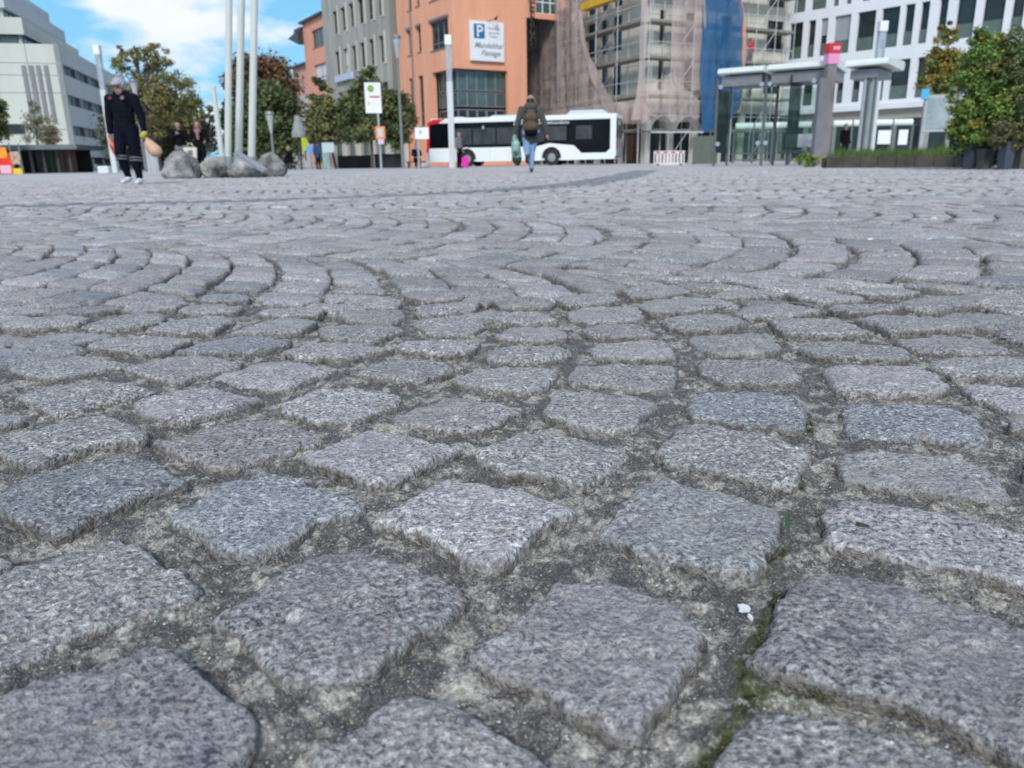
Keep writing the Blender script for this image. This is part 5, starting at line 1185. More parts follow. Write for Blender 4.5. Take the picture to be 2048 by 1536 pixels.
def tree(name, base, blobs, n, size, pal, label, group=None, seed=1, trunk_r=.14, clumps=60, sparse=1.0, cat='tree', shift=0.0, hard=1.0):
    """blobs in metres relative to the base: (x, y, z, rx, ry, rz)"""
    rng = np.random.default_rng(seed); o = empty(name, base, 0, label, cat, group)
    vol = np.array([b[3] * b[4] * b[5] for b in blobs]); vol = vol ** .7; vol = vol / vol.sum()
    ci = rng.choice(len(blobs), clumps, p=vol); B = np.array(blobs)[ci]
    d = rng.normal(size=(clumps, 3)); d /= np.linalg.norm(d, axis=1, keepdims=True); r = rng.uniform(.35, 1, (clumps, 1)) ** .6
    C_ = B[:, :3] + d * r * B[:, 3:]
    n = int(n * 1.3); k = rng.choice(clumps, n); sp = (B[k, 3:].min(1, keepdims=True)) * .24 * sparse
    P_ = C_[k] + rng.normal(size=(n, 3)) * sp * [1, 1, .8]
    pal = np.array(pal); pc = pal[rng.choice(len(pal), clumps)]; cols = pc[k] * rng.uniform(1.0, 2.0, (n, 1))
    leaf_mesh('crown', P_, size * .86, cols, o, rng)
    b = MB(); zc = min(b_[2] - b_[5] * .3 for b_ in blobs); top = max(b_[2] for b_ in blobs)
    x0 = blobs[0][0]; mid = Vector((x0 * .5, 0, max(zc, top * .3))); b.tube((0, 0, 0), mid, trunk_r, trunk_r * .75, n=8); b.tube(mid, (x0, blobs[0][1], top), trunk_r * .75, trunk_r * .3, n=8)
    for q in C_[rng.choice(clumps, min(22, clumps))]:
        t = rng.uniform(.0, .7); s_ = mid.lerp(Vector((x0, blobs[0][1], top)), t); b.tube(s_, tuple(q), trunk_r * .35, trunk_r * .08, n=5)
    b.obj('trunk', M_BARK, o); return o
def tb(px, py, rpx, rpy, Y, base, dy=0.0, ry=None):
    p = at(px, py, Y); rx = rpx * Y / F; rz = rpy * Y / F; return (p.x - base.x, dy, p.z, rx, ry or rx * .8, rz)
OLV = [(.13, .13, .045), (.16, .145, .05), (.09, .095, .035), (.19, .165, .065)]; DGR = [(.05, .075, .022), (.07, .09, .028), (.04, .055, .02)]; RED = [(.12, .06, .03), (.14, .075, .035), (.10, .075, .035)]
GRN = [(.05, .075, .022), (.07, .095, .028), (.09, .10, .035), (.04, .055, .02)]; YEL = [(.24, .16, .03), (.16, .15, .03), (.09, .13, .03), (.12, .15, .03)]; BUS = [(.085, .145, .025), (.12, .18, .035), (.06, .10, .022), (.17, .18, .04)]
Y = 56; bs = gx(318, Y)
tree('tree', bs, [tb(275, 150, 50, 55, Y, bs), tb(345, 190, 52, 48, Y, bs), tb(245, 130, 22, 32, Y, bs), tb(300, 115, 38, 26, Y, bs), tb(385, 235, 28, 45, Y, bs), tb(295, 215, 70, 50, Y, bs)], 12000, .12, OLV, 'large thinning olive tree with sky showing through, right of the capped man', seed=3, trunk_r=.3, clumps=260, sparse=.48)
Y = 62; bs = gx(330, Y)
tree('tree', bs, [tb(300, 270, 75, 60, Y, bs), tb(370, 285, 55, 48, Y, bs), tb(250, 280, 35, 50, Y, bs), tb(320, 230, 60, 40, Y, bs)], 16000, .20, [(.05, .05, .022), (.07, .065, .025), (.04, .04, .02)], 'dark dense bushy tree low behind the two women and the boulders', seed=5, clumps=160, sparse=.9)
Y = 60; bs = gx(400, Y)
tree('tree', bs, [tb(405, 270, 20, 42, Y, bs), tb(418, 235, 14, 25, Y, bs)], 1500, .12, [(.16, .15, .10), (.10, .10, .05)], 'wispy half bare tree just left of the leaning short mast', seed=6, clumps=60, sparse=.8, trunk_r=.1)
Y = 72; bs = gx(528, Y)
tree('tree', bs, [tb(535, 175, 52, 50, Y, bs), tb(500, 165, 40, 40, Y, bs), tb(560, 195, 28, 40, Y, bs), tb(475, 200, 22, 45, Y, bs)], 14000, .22, RED + [(.07, .06, .03)], 'copper brown leaved tree behind the dark green one', seed=8, clumps=120, trunk_r=.3)
Y = 58; bs = gx(545, Y)
tree('tree', bs, [tb(535, 235, 58, 58, Y, bs), tb(570, 285, 32, 45, Y, bs), tb(500, 285, 45, 45, Y, bs), tb(470, 245, 22, 50, Y, bs), tb(545, 295, 50, 35, Y, bs)], 20000, .20, DGR, 'full dark green tree behind the low funnel lamp', seed=9, clumps=170, trunk_r=.3)
Y = 50; bs = gx(672, Y)
tree('street_tree', bs, [tb(645, 235, 36, 42, Y, bs), tb(640, 190, 20, 34, Y, bs), tb(655, 270, 30, 18, Y, bs), tb(625, 255, 18, 28, Y, bs)], 6500, .14, GRN + OLV[:2], 'small street tree on a thin bent trunk, left of the white columns', 'street trees before the concrete building', 12, .09, 90, .85)
Y = 49; bs = gx(745, Y)
tree('street_tree', bs, [tb(740, 225, 50, 52, Y, bs), tb(790, 235, 35, 48, Y, bs), tb(700, 225, 30, 42, Y, bs), tb(735, 165, 26, 28, Y, bs), tb(790, 265, 30, 24, Y, bs), tb(710, 260, 30, 26, Y, bs)], 13000, .14, GRN + OLV[:1], 'widest street tree, behind the white bus stop board', 'street trees before the concrete building', 13, .11, 150, .85)
Y = 57; bs = gx(76, Y)
tree('small_tree', bs, [tb(78, 262, 34, 34, Y, bs), tb(72, 225, 18, 28, Y, bs), tb(100, 270, 20, 22, Y, bs)], 2100, .10, [(.17, .15, .085), (.13, .12, .06), (.10, .09, .05)], 'small thin autumn tree before the pale office wall, above the kiosk roof', seed=15, clumps=70, sparse=.8, trunk_r=.06)
Y = 48; bs = gx(-22, Y)
tree('small_tree', bs, [tb(-16, 240, 26, 40, Y, bs), tb(-5, 215, 14, 22, Y, bs)], 2500, .13, GRN, 'green tree cut off by the left edge of the picture', seed=16, clumps=60, trunk_r=.08)
# right side
Y = 25; bs = gx(1888, Y)
tree('autumn_tree', bs, [tb(1886, 135, 34, 40, Y, bs), tb(1888, 88, 20, 38, Y, bs), tb(1870, 168, 28, 26, Y, bs), tb(1905, 160, 32, 40, Y, bs), tb(1890, 56, 11, 24, Y, bs)], 6500, .065, [(.30, .17, .025), (.24, .16, .03), (.14, .15, .03), (.10, .13, .03)], 'cone shaped tree turning orange yellow, in front of the white building', seed=21, trunk_r=.05, clumps=120, sparse=.8)
def pot(px, Y, w, h, m, label, group='planters on the right'):
    q = gx(px, Y); o = empty('plant_pot', q, .2, label, 'plant pot', group); b = MB(); n = 4
    b.tube((0, 0, 0), (0, 0, h - .04), w * .60, w * .74, n=4); b.obj('body', m, o); b = MB(); b.tube((0, 0, h - .037), (0, 0, h), w * .80, w * .80, n=4); b.obj('rim', m, o)
    b = MB(); b.tube((0, 0, h - .02), (0, 0, h + .004), w * .66, n=4); b.obj('soil', M_BLK, o); return q
M_POT = mat('blue_grey_pot', (.055, .07, .10), .6, var=.1); M_POTC = mat('concrete_pot', (.105, .10, .09), .8, var=.25, scale=6)
POTH = .42
q1 = pot(1939, 14.9, .17, .44, M_POT, 'slim blue grey pot, leftmost in the row under the big bushes'); q2 = pot(2009, 14.3, .19, .47, M_POT, 'slim blue grey pot, nearest the right edge of the picture')
q3 = pot(1968, 14.7, .20, .36, M_POTC, 'brownish concrete pot between the two blue grey pots'); q4 = pot(2040, 14.5, .24, .40, M_POTC, 'brownish concrete pot cut by the right edge')
def up(q, h): return Vector((q.x, q.y, h))
def bush(q, h, name, bl, n, s, pal, lab, seed, cl=110, sp=.8):
    b_ = up(q, h); o = tree(name, (q.x, q.y, h - .03), [(x[0], x[1], x[2] - h, *x[3:]) for x in bl], n, s, pal, lab, 'bushes growing in the pots on the right', seed, .018, cl, sp, cat='bush'); return o
bush(q1, .44, 'bamboo_bush', [tb(1935, 190, 34, 55, 14.9, q1), tb(1968, 140, 44, 60, 14.9, q1), tb(1922, 238, 24, 36, 14.9, q1), tb(1950, 245, 36, 48, 14.9, q1), tb(1965, 85, 24, 28, 14.9, q1)], 9000, .042, BUS, 'tall bright green bushy plant filling the leftmost pot', 31, 180)
bush(q3, .36, 'bush', [tb(1995, 130, 42, 60, 14.7, q3), tb(2000, 200, 45, 55, 14.7, q3), tb(1975, 255, 35, 36, 14.7, q3)], 8000, .04, BUS[:3] + YEL[1:2], 'yellow tinged leafy bush rising behind the pots', 32, 150)
bush(q4, .40, 'bush', [tb(2045, 120, 40, 62, 14.5, q4), tb(2060, 210, 50, 60, 14.5, q4)], 8000, .038, [(.07, .10, .035), (.10, .12, .05), (.05, .07, .025)], 'grey green twiggy bush cut by the right edge', 33, 130)
bush(q2, .47, 'bush', [tb(2005, 268, 26, 26, 14.3, q2), tb(2030, 275, 24, 22, 14.3, q2)], 2600, .03, [(.12, .11, .05), (.09, .085, .04)], 'low dry olive tuft in the pot nearest the right edge', 34, 50)
bg_ = gx(2035, 16.2); tree('dark_hedge', bg_, [tb(2030, 240, 50, 60, 16.2, bg_), tb(1990, 270, 50, 50, 16.2, bg_), tb(1955, 290, 40, 32, 16.2, bg_)], 9000, .05, [(.02, .035, .014), (.03, .045, .02)], 'dark hedge mass in the gap behind the potted bushes', seed=35, clumps=90, trunk_r=.03, cat='hedge')
# long grass on the raised bed
rng = np.random.default_rng(4); n = 5500; Lb = (gx(1948, 17.4) - gx(1652, 19.6)).length
u = rng.uniform(-.1, Lb, n); v = rng.uniform(.15, 2.4, n); fb = Face(gx(1652, 19.6), (gx(1948, 17.4) - gx(1652, 19.6)))
hh = rng.uniform(.10, .30, n) * (1 + .5 * fbm(u, v, 1.5, 2, 3) * 2) ; lean = rng.normal(0, .09, (n, 2)); w_ = .006
V = np.zeros((n, 3, 3)); V[:, 0] = np.stack([u - w_, v, 0 * u + .2], 1); V[:, 1] = np.stack([u + w_, v, 0 * u + .2], 1); V[:, 2] = np.stack([u + lean[:, 0], v + lean[:, 1], .2 + hh], 1)
cols = np.array([(.09, .16, .03), (.06, .12, .02), (.13, .18, .04)])[rng.integers(0, 3, n)] * rng.uniform(.7, 1.2, (n, 1))
o = from_np('grass', V.reshape(-1, 3), np.arange(3 * n).reshape(n, 3), M_LEAF, None, colors=np.repeat(cols, 3, axis=0)); o.matrix_world = fb.M; tag(o, 'long bright green grass growing in the raised bed', 'grass', kind='stuff')
# weeds at the pillar foot
q = gx(1640, 21.5)
for i, (px, Y, s) in enumerate(((1615, 22, .35),)):
    q = gx(px, Y); tree('weed_clump', q, [(0, 0, .16, s, s * .5, .18)], 500, .05, BUS, 'low green weed clump at the foot of the grey pillar', seed=41, clumps=20, trunk_r=.008, cat='weed')

# ---- little things lying in the joints
def blade(p, ln, w, rz, m, label, cat, name, lift=.006, curl=.25):
    n = 8; V = []; 
    for k in range(n + 1):
        t = k / n; ww = w * math.sin(math.pi * min(.98, t * .9 + .08)); V += [(-ww, ln * (t - .5), lift + curl * ln * t * t * .6), (0, ln * (t - .5), lift + curl * ln * t * t * .6 - ww * .5), (ww, ln * (t - .5), lift + curl * ln * t * t * .6)]
    Fc = [(3 * k + j, 3 * k + j + 1, 3 * k + j + 4, 3 * k + j + 3) for k in range(n) for j in (0, 1)]
    o = from_np(name, V, Fc, m, None, smooth=True); o.location = (p.x, p.y, -.004); o.rotation_euler = (0, 0, rz); return tag(o, label, cat)
M_BL = mat('green_leaf', (.035, .085, .03), .45, var=.3, scale=200)
blade(G(1574, 1062), .028, .0022, -.35, M_BL, 'small dark green leaf blade standing in the joint at centre right', 'leaf', 'leaf_blade', .010, .35)
blade(G(1852, 741), .020, .0022, -.1, mat('pale_leaf', (.20, .30, .16), .5, var=.2, scale=200), 'tiny pale green leaf blade caught in a joint further back on the right', 'leaf', 'leaf_blade', .010, .3)
def chip(p, w, d, m, label, seed, z=-.008, name='paper_scrap', cat='litter', th=.0016):
    r = random.Random(seed); n = 11; ps = [(w * r.uniform(.55, 1) * math.cos(2 * math.pi * k / n), d * r.uniform(.55, 1) * math.sin(2 * math.pi * k / n)) for k in range(n)]
    b = MB(); b.prism(ps, 'z', 0, th); o = b.obj(name, m); o.location = (p.x, p.y, z); o.rotation_euler = (r.uniform(-.3, .3), r.uniform(-.3, .3), r.uniform(0, 3)); return tag(o, label, cat)
M_CHIP = mat('white_scrap', (.72, .75, .76), .7, var=.1, scale=300)
chip(G(1489, 1196), .0056, .0046, M_CHIP, 'white paper scrap lying in the gritty joint beside the big right stone', 3)
chip(G(1502, 1214), .0030, .0016, M_CHIP, 'thin white sliver just below the paper scrap', 5)
chip(G(1725, 1055), .0075, .0050, mat('dried_moss', (.035, .05, .03), .9, var=.5, scale=300), 'dark green moss spot on the wide stone at the right', 8, .001, 'moss_spot', 'moss', .002)
chip(G(1740, 480), .012, .010, M_CHIP, 'white speck of litter on the paving at middle right', 11, .002)
chip(G(1868, 438), .016, .014, M_CHIP, 'white speck of litter furthest back on the right', 12, .002); 
# loose grit in the joints
rng = np.random.default_rng(12); n = 5500; 
ys = .22 * (1.5 / .22) ** rng.random(n); xs = (rng.random(n) * 2 - 1) * (ys * .78 + .05); keep = []
for i in range(n):
    a_, b_ = int((xs[i] - EX[0]) / RES), int((ys[i] - EX[2]) / RES)
    if not OCC[min(b_, OH - 1), a_]: keep.append(i)
keep = np.array(keep); m = len(keep); sz = rng.uniform(.0005, .0013, m) * (1 + (rng.random(m) > .98) * 1.3)
oc = np.array([(1, 0, 0), (-1, 0, 0), (0, 1, 0), (0, -1, 0), (0, 0, .8), (0, 0, -.8)], float); of = np.array([(0, 2, 4), (2, 1, 4), (1, 3, 4), (3, 0, 4), (2, 0, 5), (1, 2, 5), (3, 1, 5), (0, 3, 5)])
V = np.stack([xs[keep], ys[keep], -.0100 + .004 * fbm(xs[keep], ys[keep], 14, 3, 5) + .0075 * np.maximum(fbm(xs[keep], ys[keep], 70, 4, 9, .6), -.25) + .0006], 1)[:, None] + oc[None] * sz[:, None, None] * rng.uniform(.7, 1.3, (m, 6, 1))
cols = np.array([(.42, .40, .33), (.55, .54, .50), (.16, .15, .14), (.30, .27, .21)])[rng.choice(4, m, p=[.35, .2, .25, .2])]
o = from_np('loose_grit', V.reshape(-1, 3), (of[None] + 6 * np.arange(m)[:, None, None]).reshape(-1, 3), mat('grit_grain', (.4, .4, .4), .8, var=.15, scale=200, attr='tint'), None, colors=np.repeat(cols, 6, axis=0)); tag(o, 'pale and dark sand grains strewn in the joints between the stones', 'grit', kind='stuff')
# moss cushions along the damp joint
pts = []
for a, b_, w in MOSSSEG:
    A_, B_ = G(*a, -.01), G(*b_, -.01); nn = int((B_ - A_).length / .0011) + 6
    for _ in range(nn):
        t = rng.random(); q = A_.lerp(B_, t); pts.append((q.x + rng.normal(0, w * .16), q.y + rng.normal(0, w * .16), -.0105 + rng.random() * .003))
pts = np.array(pts); cl = np.repeat(pts, 16, 0) + rng.normal(0, .0012, (len(pts) * 16, 3)) * [1, 1, .8]
cols = np.array([(.055, .065, .02), (.08, .085, .03), (.035, .045, .015)])[rng.integers(0, 3, len(cl))]
o = leaf_mesh('moss', cl, .0013, cols, None, rng, up=.5); tag(o, 'small green moss cushions along the joint beside the big right stone', 'moss', kind='stuff')

# ================================================================== PEOPLE
_b = bmesh.new(); bmesh.ops.create_icosphere(_b, subdivisions=2, radius=1); ICO_V = np.array([v.co for v in _b.verts]); ICO_F = np.array([[v.index for v in f.verts] for f in _b.faces]); _b.free()
def blob(name, segs, m, parent, voxel=.012, smooth=4, vsmall=None):
    """one continuous surface grown from tapered limbs: segs = (p, q, rp, rq[, squash])"""
    VS, FS2 = [], []
    def ball(c, r, sq):
        VS.append(ICO_V * np.array([r, r * sq, r]) + np.array(c)); FS2.append(ICO_F + 42 * len(FS2))
    for s in segs:
        p, q, rp, rq = Vector(s[0]), Vector(s[1]), s[2], s[3]; sq = s[4] if len(s) > 4 else 1.0
        n = max(2, int((q - p).length / (min(rp, rq) * .45)) + 1); n = min(n, 30)
        for k in range(n + 1): t = k / n; ball(p.lerp(q, t), rp + (rq - rp) * t, sq)
    me = bpy.data.meshes.new('tmp'); me.from_pydata(np.vstack(VS).tolist(), [], np.vstack(FS2).tolist()); t_ = bpy.data.objects.new('tmp', me); COL.objects.link(t_)
    r = t_.modifiers.new('r', 'REMESH'); r.mode = 'VOXEL'; r.voxel_size = voxel; r.use_smooth_shade = True
    s = t_.modifiers.new('s', 'SMOOTH'); s.iterations = smooth; s.factor = .5
    bpy.context.view_layer.update(); out = bpy.data.meshes.new_from_object(t_.evaluated_get(bpy.context.evaluated_depsgraph_get())); bpy.data.objects.remove(t_)
    out.name = name; out.materials.clear(); out.materials.append(m); out.polygons.foreach_set('use_smooth', [True] * len(out.polygons))
    o = bpy.data.objects.new(name, out); COL.objects.link(o); o.parent = parent; return o
import time; _T0 = time.time()
M_SKIN = mat('skin', (.38, .22, .165), .55, var=.06, scale=10); M_NAVY = mat('navy_cloth', (.006, .007, .014), .9, var=.25, scale=8, bump=.4, bscale=14, spec=.1); M_NAVYT = mat('navy_trousers', (.005, .007, .016), .9, var=.25, scale=8, bump=.4, bscale=14, spec=.1)
M_OLIVE = mat('olive_coat', (.075, .072, .062), .9, var=.2, scale=8, bump=.4, bscale=14); M_JEAN = mat('light_jeans', (.20, .32, .50), .85, var=.15, scale=10, bump=.3, bscale=18); M_HAIR = mat('dark_hair', (.018, .013, .010), .6, var=.2, scale=30); M_BROWNB = mat('brown_backpack', (.10, .06, .035), .8, var=.3, scale=10)
M_BLKC = mat('black_cloth', (.007, .007, .008), .9, var=.3, scale=8, spec=.1); M_GREYC2 = mat('grey_cloth', (.16, .165, .175), .85, var=.2, scale=10); M_SHOEW = mat('white_shoe', (.72, .74, .80), .5, var=.04); M_SHOEB = mat('brown_shoe', (.06, .04, .03), .6, var=.2)
def hand(w, d, side, s=1.0):
    """palm plus four unequal bent fingers and a thumb, hanging along d"""
    d = Vector(d).normalized(); a = Vector((0, -1, 0)); a = (a - d * a.dot(d)).normalized(); c = d.cross(a); w = Vector(w); out = []
    pm = w + d * .085 * s; out.append((w, pm, .026 * s, .034 * s, .8))
    for k, ln in enumerate((.062, .072, .068, .052)):
        b0 = pm + a * (.028 - .019 * k) * s + d * .012 * s; b1 = b0 + d * ln * .55 * s + c * side * .010 * s; b2 = b1 + d * ln * .35 * s + c * side * .026 * s
        out += [(b0, b1, .0095 * s, .0088 * s), (b1, b2, .0088 * s, .0075 * s)]
    t0 = w + d * .03 * s + a * .028 * s; t1 = t0 + (a * .7 + d * .7) * .04 * s; t2 = t1 + (a * .2 + d) * .028 * s
    out += [(t0, t1, .012 * s, .011 * s), (t1, t2, .011 * s, .009 * s)]; return out
def person(px, Y, label, rz, J, top, bottom, shoe, hair, opts=(), H=1.76, cat='person', voxel=.013, lift=0.0, pyhead=None):
    q = gx(px, Y) if not isinstance(px, Vector) else px; o = empty('person', (q.x, q.y, lift), rz, label, cat); k = H / 1.76
    D = dict(hipL=(-.09, 0, .92), hipR=(.09, 0, .92), kneeL=(-.10, 0, .50), kneeR=(.10, 0, .50), ankL=(-.10, .03, .09), ankR=(.10, .03, .09), toeL=(-.12, -.15, .035), toeR=(.12, -.15, .035), shL=(-.19, 0, 1.43), shR=(.19, 0, 1.43), elL=(-.25, .03, 1.14), elR=(.25, .03, 1.14), wrL=(-.27, -.05, .88), wrR=(.27, -.05, .88), neck=(0, 0, 1.48), head=(0, -.01, 1.64)); D.update(J)
    D = {a: Vector(b) * k for a, b in D.items()}; pel = (D['hipL'] + D['hipR']) / 2; che = (D['shL'] + D['shR']) / 2 - Vector((0, 0, .12)) * k
    he = D['head']; nk = D['neck']; fat = opts.get('fat', 1.0) if opts else 1.0
    limbs = []
    for s in 'LR':
        limbs += [(D['hip' + s], D['knee' + s], .085 * k, .055 * k), (D['knee' + s], D['ank' + s], .055 * k, .036 * k), (D['ank' + s] - Vector((0, 0, .03)), D['toe' + s], .036 * k, .028 * k), (D['sh' + s], D['el' + s], .052 * k, .040 * k), (D['el' + s], D['wr' + s], .040 * k, .027 * k)]
    f = Vector((0, -1, 0))
    hd_ = [(he + Vector((0, .012, .022)) * k, he + Vector((0, .008, .03)) * k, .098 * k, .098 * k, 1.05), (he + Vector((0, -.02, -.055)) * k, he + Vector((0, -.03, -.075)) * k, .066 * k, .052 * k), (he + Vector((0, -.095, -.0)) * k, he + Vector((0, -.118, -.025)) * k, .011 * k, .017 * k), (he + Vector((-.022, -.088, -.062)) * k, he + Vector((.022, -.088, -.062)) * k, .012 * k, .012 * k)]
    for sx_ in (-1, 1): hd_ += [(he + Vector((sx_ * .094, .01, .01)) * k, he + Vector((sx_ * .098, .014, -.03)) * k, .018 * k, .013 * k), (he + Vector((sx_ * .02, -.088, .022)) * k, he + Vector((sx_ * .055, -.074, .022)) * k, .014 * k, .014 * k)]
    hands = []
    for i, s in enumerate('LR'): hands += hand(D['wr' + s], D['wr' + s] - D['el' + s], 1 if s == 'L' else -1, k)
    torso = [(pel, che, .125 * k, .14 * k, .75), (D['shL'], D['shR'], .07 * k, .07 * k), (nk - Vector((0, 0, .06)), he - Vector((0, 0, .05)), .056 * k, .054 * k)]
    blob('body', limbs + hd_ + hands + torso, M_SKIN, o, voxel * .75, 2)
    # eyes
    for sx_ in (-1, 1): b = MB(); c = he + Vector((sx_ * .034, -.094, .008)) * k; b.tube(c, c + Vector((0, -.004, 0)), .010 * k, n=8); b.obj('eye', M_BLKC, o)
    # trousers, jacket
    tr = [(pel + Vector((0, 0, .06)) * k, pel, .135 * k, .145 * k, .85)]
    for s in 'LR': tr += [(D['hip' + s], D['knee' + s], .108 * k * fat, .080 * k * fat), (D['knee' + s], D['ank' + s] + Vector((0, 0, .03)), .080 * k * fat, .058 * k)]
    if bottom: blob('trousers', tr, bottom, o, voxel, 3)
    ck = [(pel + Vector((0, 0, opts.get('hem', .02) if opts else .02)) * k, che, (opts.get('hemr', .155) if opts else .155) * k, .165 * k * fat, .78), (D['shL'], D['shR'], .085 * k, .085 * k), (che, nk - Vector((0, 0, .04)) * k, .13 * k, .075 * k, .85)]
    for s in 'LR': ck += [(D['sh' + s], D['el' + s], .078 * k * fat, .062 * k * fat), (D['el' + s], D['wr' + s] + (D['el' + s] - D['wr' + s]) * .06, .062 * k * fat, .046 * k * fat)]
    if opts and opts.get('hood'): ck += [(nk + Vector((-.06, .05, .01)) * k, nk + Vector((.06, .05, .01)) * k, .095 * k, .095 * k), (nk + Vector((-.03, -.01, .02)) * k, nk + Vector((.03, -.01, .03)) * k, .090 * k, .090 * k)]
    if opts and opts.get('skirt'): ck += [(pel + Vector((0, 0, -.06)) * k, pel, .19 * k, .165 * k, .8)]
    blob('jacket', ck, top, o, voxel, 3)
    for s in 'LR': blob('shoe', [(D['ank' + s] + Vector((0, .03, -.035)) * k, D['toe' + s], .048 * k, .040 * k), (D['ank' + s] + Vector((0, .0, .0)) * k, D['ank' + s] - Vector((0, 0, .02)) * k, .050 * k, .052 * k)], shoe, o, voxel, 2)
    if hair: blob('hair', [(he + Vector(a) * k, he + Vector(b) * k, r0 * k, r1 * k) for a, b, r0, r1 in hair[1]], hair[0], o, voxel * .8, 2)
    return o, D, k
SHORT = [((0, .02, .045), (0, .03, .02), .102, .10), ((0, .05, -.03), (0, .05, -.045), .075, .065)]
# man in the dark tracksuit walking towards the camera
p1, D1, k1 = person(262, 13.35, 'man in navy tracksuit and pale cap walking towards the camera with bags', rad(-6),
    dict(hipL=(-.10, 0, .93), hipR=(.10, 0, .93), kneeL=(-.085, -.14, .53), kneeR=(.14, -.06, .50), ankL=(-.06, -.04, .12), ankR=(.14, -.02, .09), toeL=(-.07, -.20, .05), toeR=(.17, -.17, .035), shL=(-.22, 0, 1.43), shR=(.22, 0, 1.43), elL=(-.285, .02, 1.15), elR=(.30, .02, 1.16), wrL=(-.275, -.04, .87), wrR=(.36, -.05, .90), head=(0.02, -.05, 1.60), neck=(0, -.01, 1.47)),
    M_NAVY, M_NAVYT, M_SHOEW, (M_HAIR, SHORT), dict(hem=-.02, hemr=.19, hood=True, fat=1.15), H=1.66, voxel=.012)
he = D1['head']
blob('cap', [(he + Vector((0, .01, .062)), he + Vector((0, 0, .09)), .112, .085), (he + Vector((-.045, -.13, .048)), he + Vector((.045, -.13, .048)), .022, .022), (he + Vector((-.05, -.09, .055)), he + Vector((.05, -.09, .055)), .03, .03)], mat('pale_cap', (.34, .35, .39), .8, var=.08, scale=20), p1, .009, 2)
M_STR = mat('white_stripe', (.16, .15, .19), .7, var=.1)
for s in 'LR':
    a = D1['knee' + s]; b_ = D1['ank' + s]; c = a.lerp(b_, .28)
    for dz in (0, .045): b = MB(); b.tube(c + Vector((0, 0, dz)), c + Vector((0, .003, dz + .02)), .102, n=16, cap=False); b.obj('leg_stripe', M_STR, p1)
for x_, m in ((-.10, mat('magenta_print', (.16, .01, .05), .6, var=.1)), (.11, mat('crest_print', (.18, .15, .19), .6, var=.4, scale=60))): b = MB(); b.box(x_ - .028, -.160, 1.325, x_ + .028, -.150, 1.375); b.obj('chest_badge', m, p1)
MW1 = p1.matrix_world
def held(o, D, s, dz=0.0): 
    bpy.context.view_layer.update(); return o.matrix_world @ (D['wr' + s] + (D['wr' + s] - D['el' + s]).normalized() * .11)
h_ = held(p1, D1, 'L'); o = empty('plastic_bag', h_, .3, 'small red and white plastic bag held in the capped man\'s right hand', 'bag')
blob('bag', [((0, 0, .02), (.03, 0, -.10), .025, .055), ((.03, 0, -.10), (.06, 0, -.24), .06, .045)], mat('red_white_bag', (.55, .12, .08), .5, var=.8, scale=14), o, .012, 2)
blob('bag_handle', [((0, 0, .04), (-.01, 0, -.02), .018, .02), ((-.02, 0, .0), (.0, 0, -.08), .03, .035)], mat('pinkish_plastic', (.62, .40, .36), .5, var=.2), o, .01, 1)
h_ = held(p1, D1, 'R'); o = empty('carrier_bag', h_, -.3, 'tan carrier bag swinging from the capped man\'s left hand', 'bag')
blob('bag', [((.02, 0, -.02), (.07, 0, -.09), .022, .05), ((.06, 0, -.12), (.17, .0, -.22), .085, .10), ((.08, 0, -.22), (.22, 0, -.24), .055, .05), ((.04, 0, -.18), (.12, 0, -.27), .04, .045)], mat('tan_bag', (.62, .40, .25), .55, var=.12, scale=10, bump=.5, bscale=20), o, .012, 2)
blob('yellow_packet', [((-.03, -.02, .02), (.01, -.02, .05), .05, .045)], mat('yellow_packet', (.52, .46, .07), .5, var=.2), o, .01, 1)
# man with backpack walking away
p2, D2, k2 = person(1062, 20.0, 'man in olive coat and light jeans walking away with a brown backpack', rad(180),
    dict(hipL=(-.10, 0, .92), hipR=(.09, 0, .92), kneeL=(-.02, -.06, .50), kneeR=(.10, .02, .56), ankL=(-.01, .02, .09), ankR=(.10, .34, .40), toeL=(-.02, -.15, .035), toeR=(.11, .30, .25), elL=(-.31, .04, 1.14), elR=(.30, .02, 1.16), wrL=(-.37, .03, .88), wrR=(.36, -.02, .90), shL=(-.21, 0, 1.42), shR=(.21, 0, 1.42), head=(.0, -.04, 1.62)),
    M_OLIVE, M_JEAN, M_SHOEB, (M_HAIR, [((0, .03, .0), (0, .04, -.03), .096, .085)]), dict(hem=-.08, hemr=.22, hood=True, skirt=True, fat=1.15), H=1.84, voxel=.015)
blob('backpack', [((-.04, .20, 1.30), (.04, .20, 1.30), .12, .12), ((-.05, .22, 1.08), (.05, .22, 1.08), .13, .13)], M_BROWNB, p2, .018, 2)
blob('backpack_base', [((-.05, .21, .96), (.05, .21, .96), .115, .115)], M_BLKC, p2, .018, 2)
for sx_ in (-1, 1): blob('shoulder_strap', [((sx_ * .13, .13, 1.42), (sx_ * .14, -.02, 1.52), .022, .022), ((sx_ * .14, -.02, 1.52), (sx_ * .13, -.16, 1.30), .022, .022)], M_BLKC, p2, .014, 1)
h_ = held(p2, D2, 'R'); o = empty('carrier_bag', h_, 0, 'green and white carrier bag hanging from the backpacker\'s left hand', 'bag'); 
blob('bag', [((.0, 0, .03), (.02, 0, -.16), .05, .11), ((.02, 0, -.16), (.05, 0, -.46), .12, .13), ((.05, 0, -.46), (.07, 0, -.58), .12, .07)], mat('green_white_bag', (.20, .34, .28), .5, var=.9, scale=5), o, .016, 2)
blob('bag_bottom', [((.05, -.0, -.50), (.07, 0, -.62), .135, .06)], mat('dark_green_print', (.03, .06, .05), .5, var=.3), o, .016, 1)
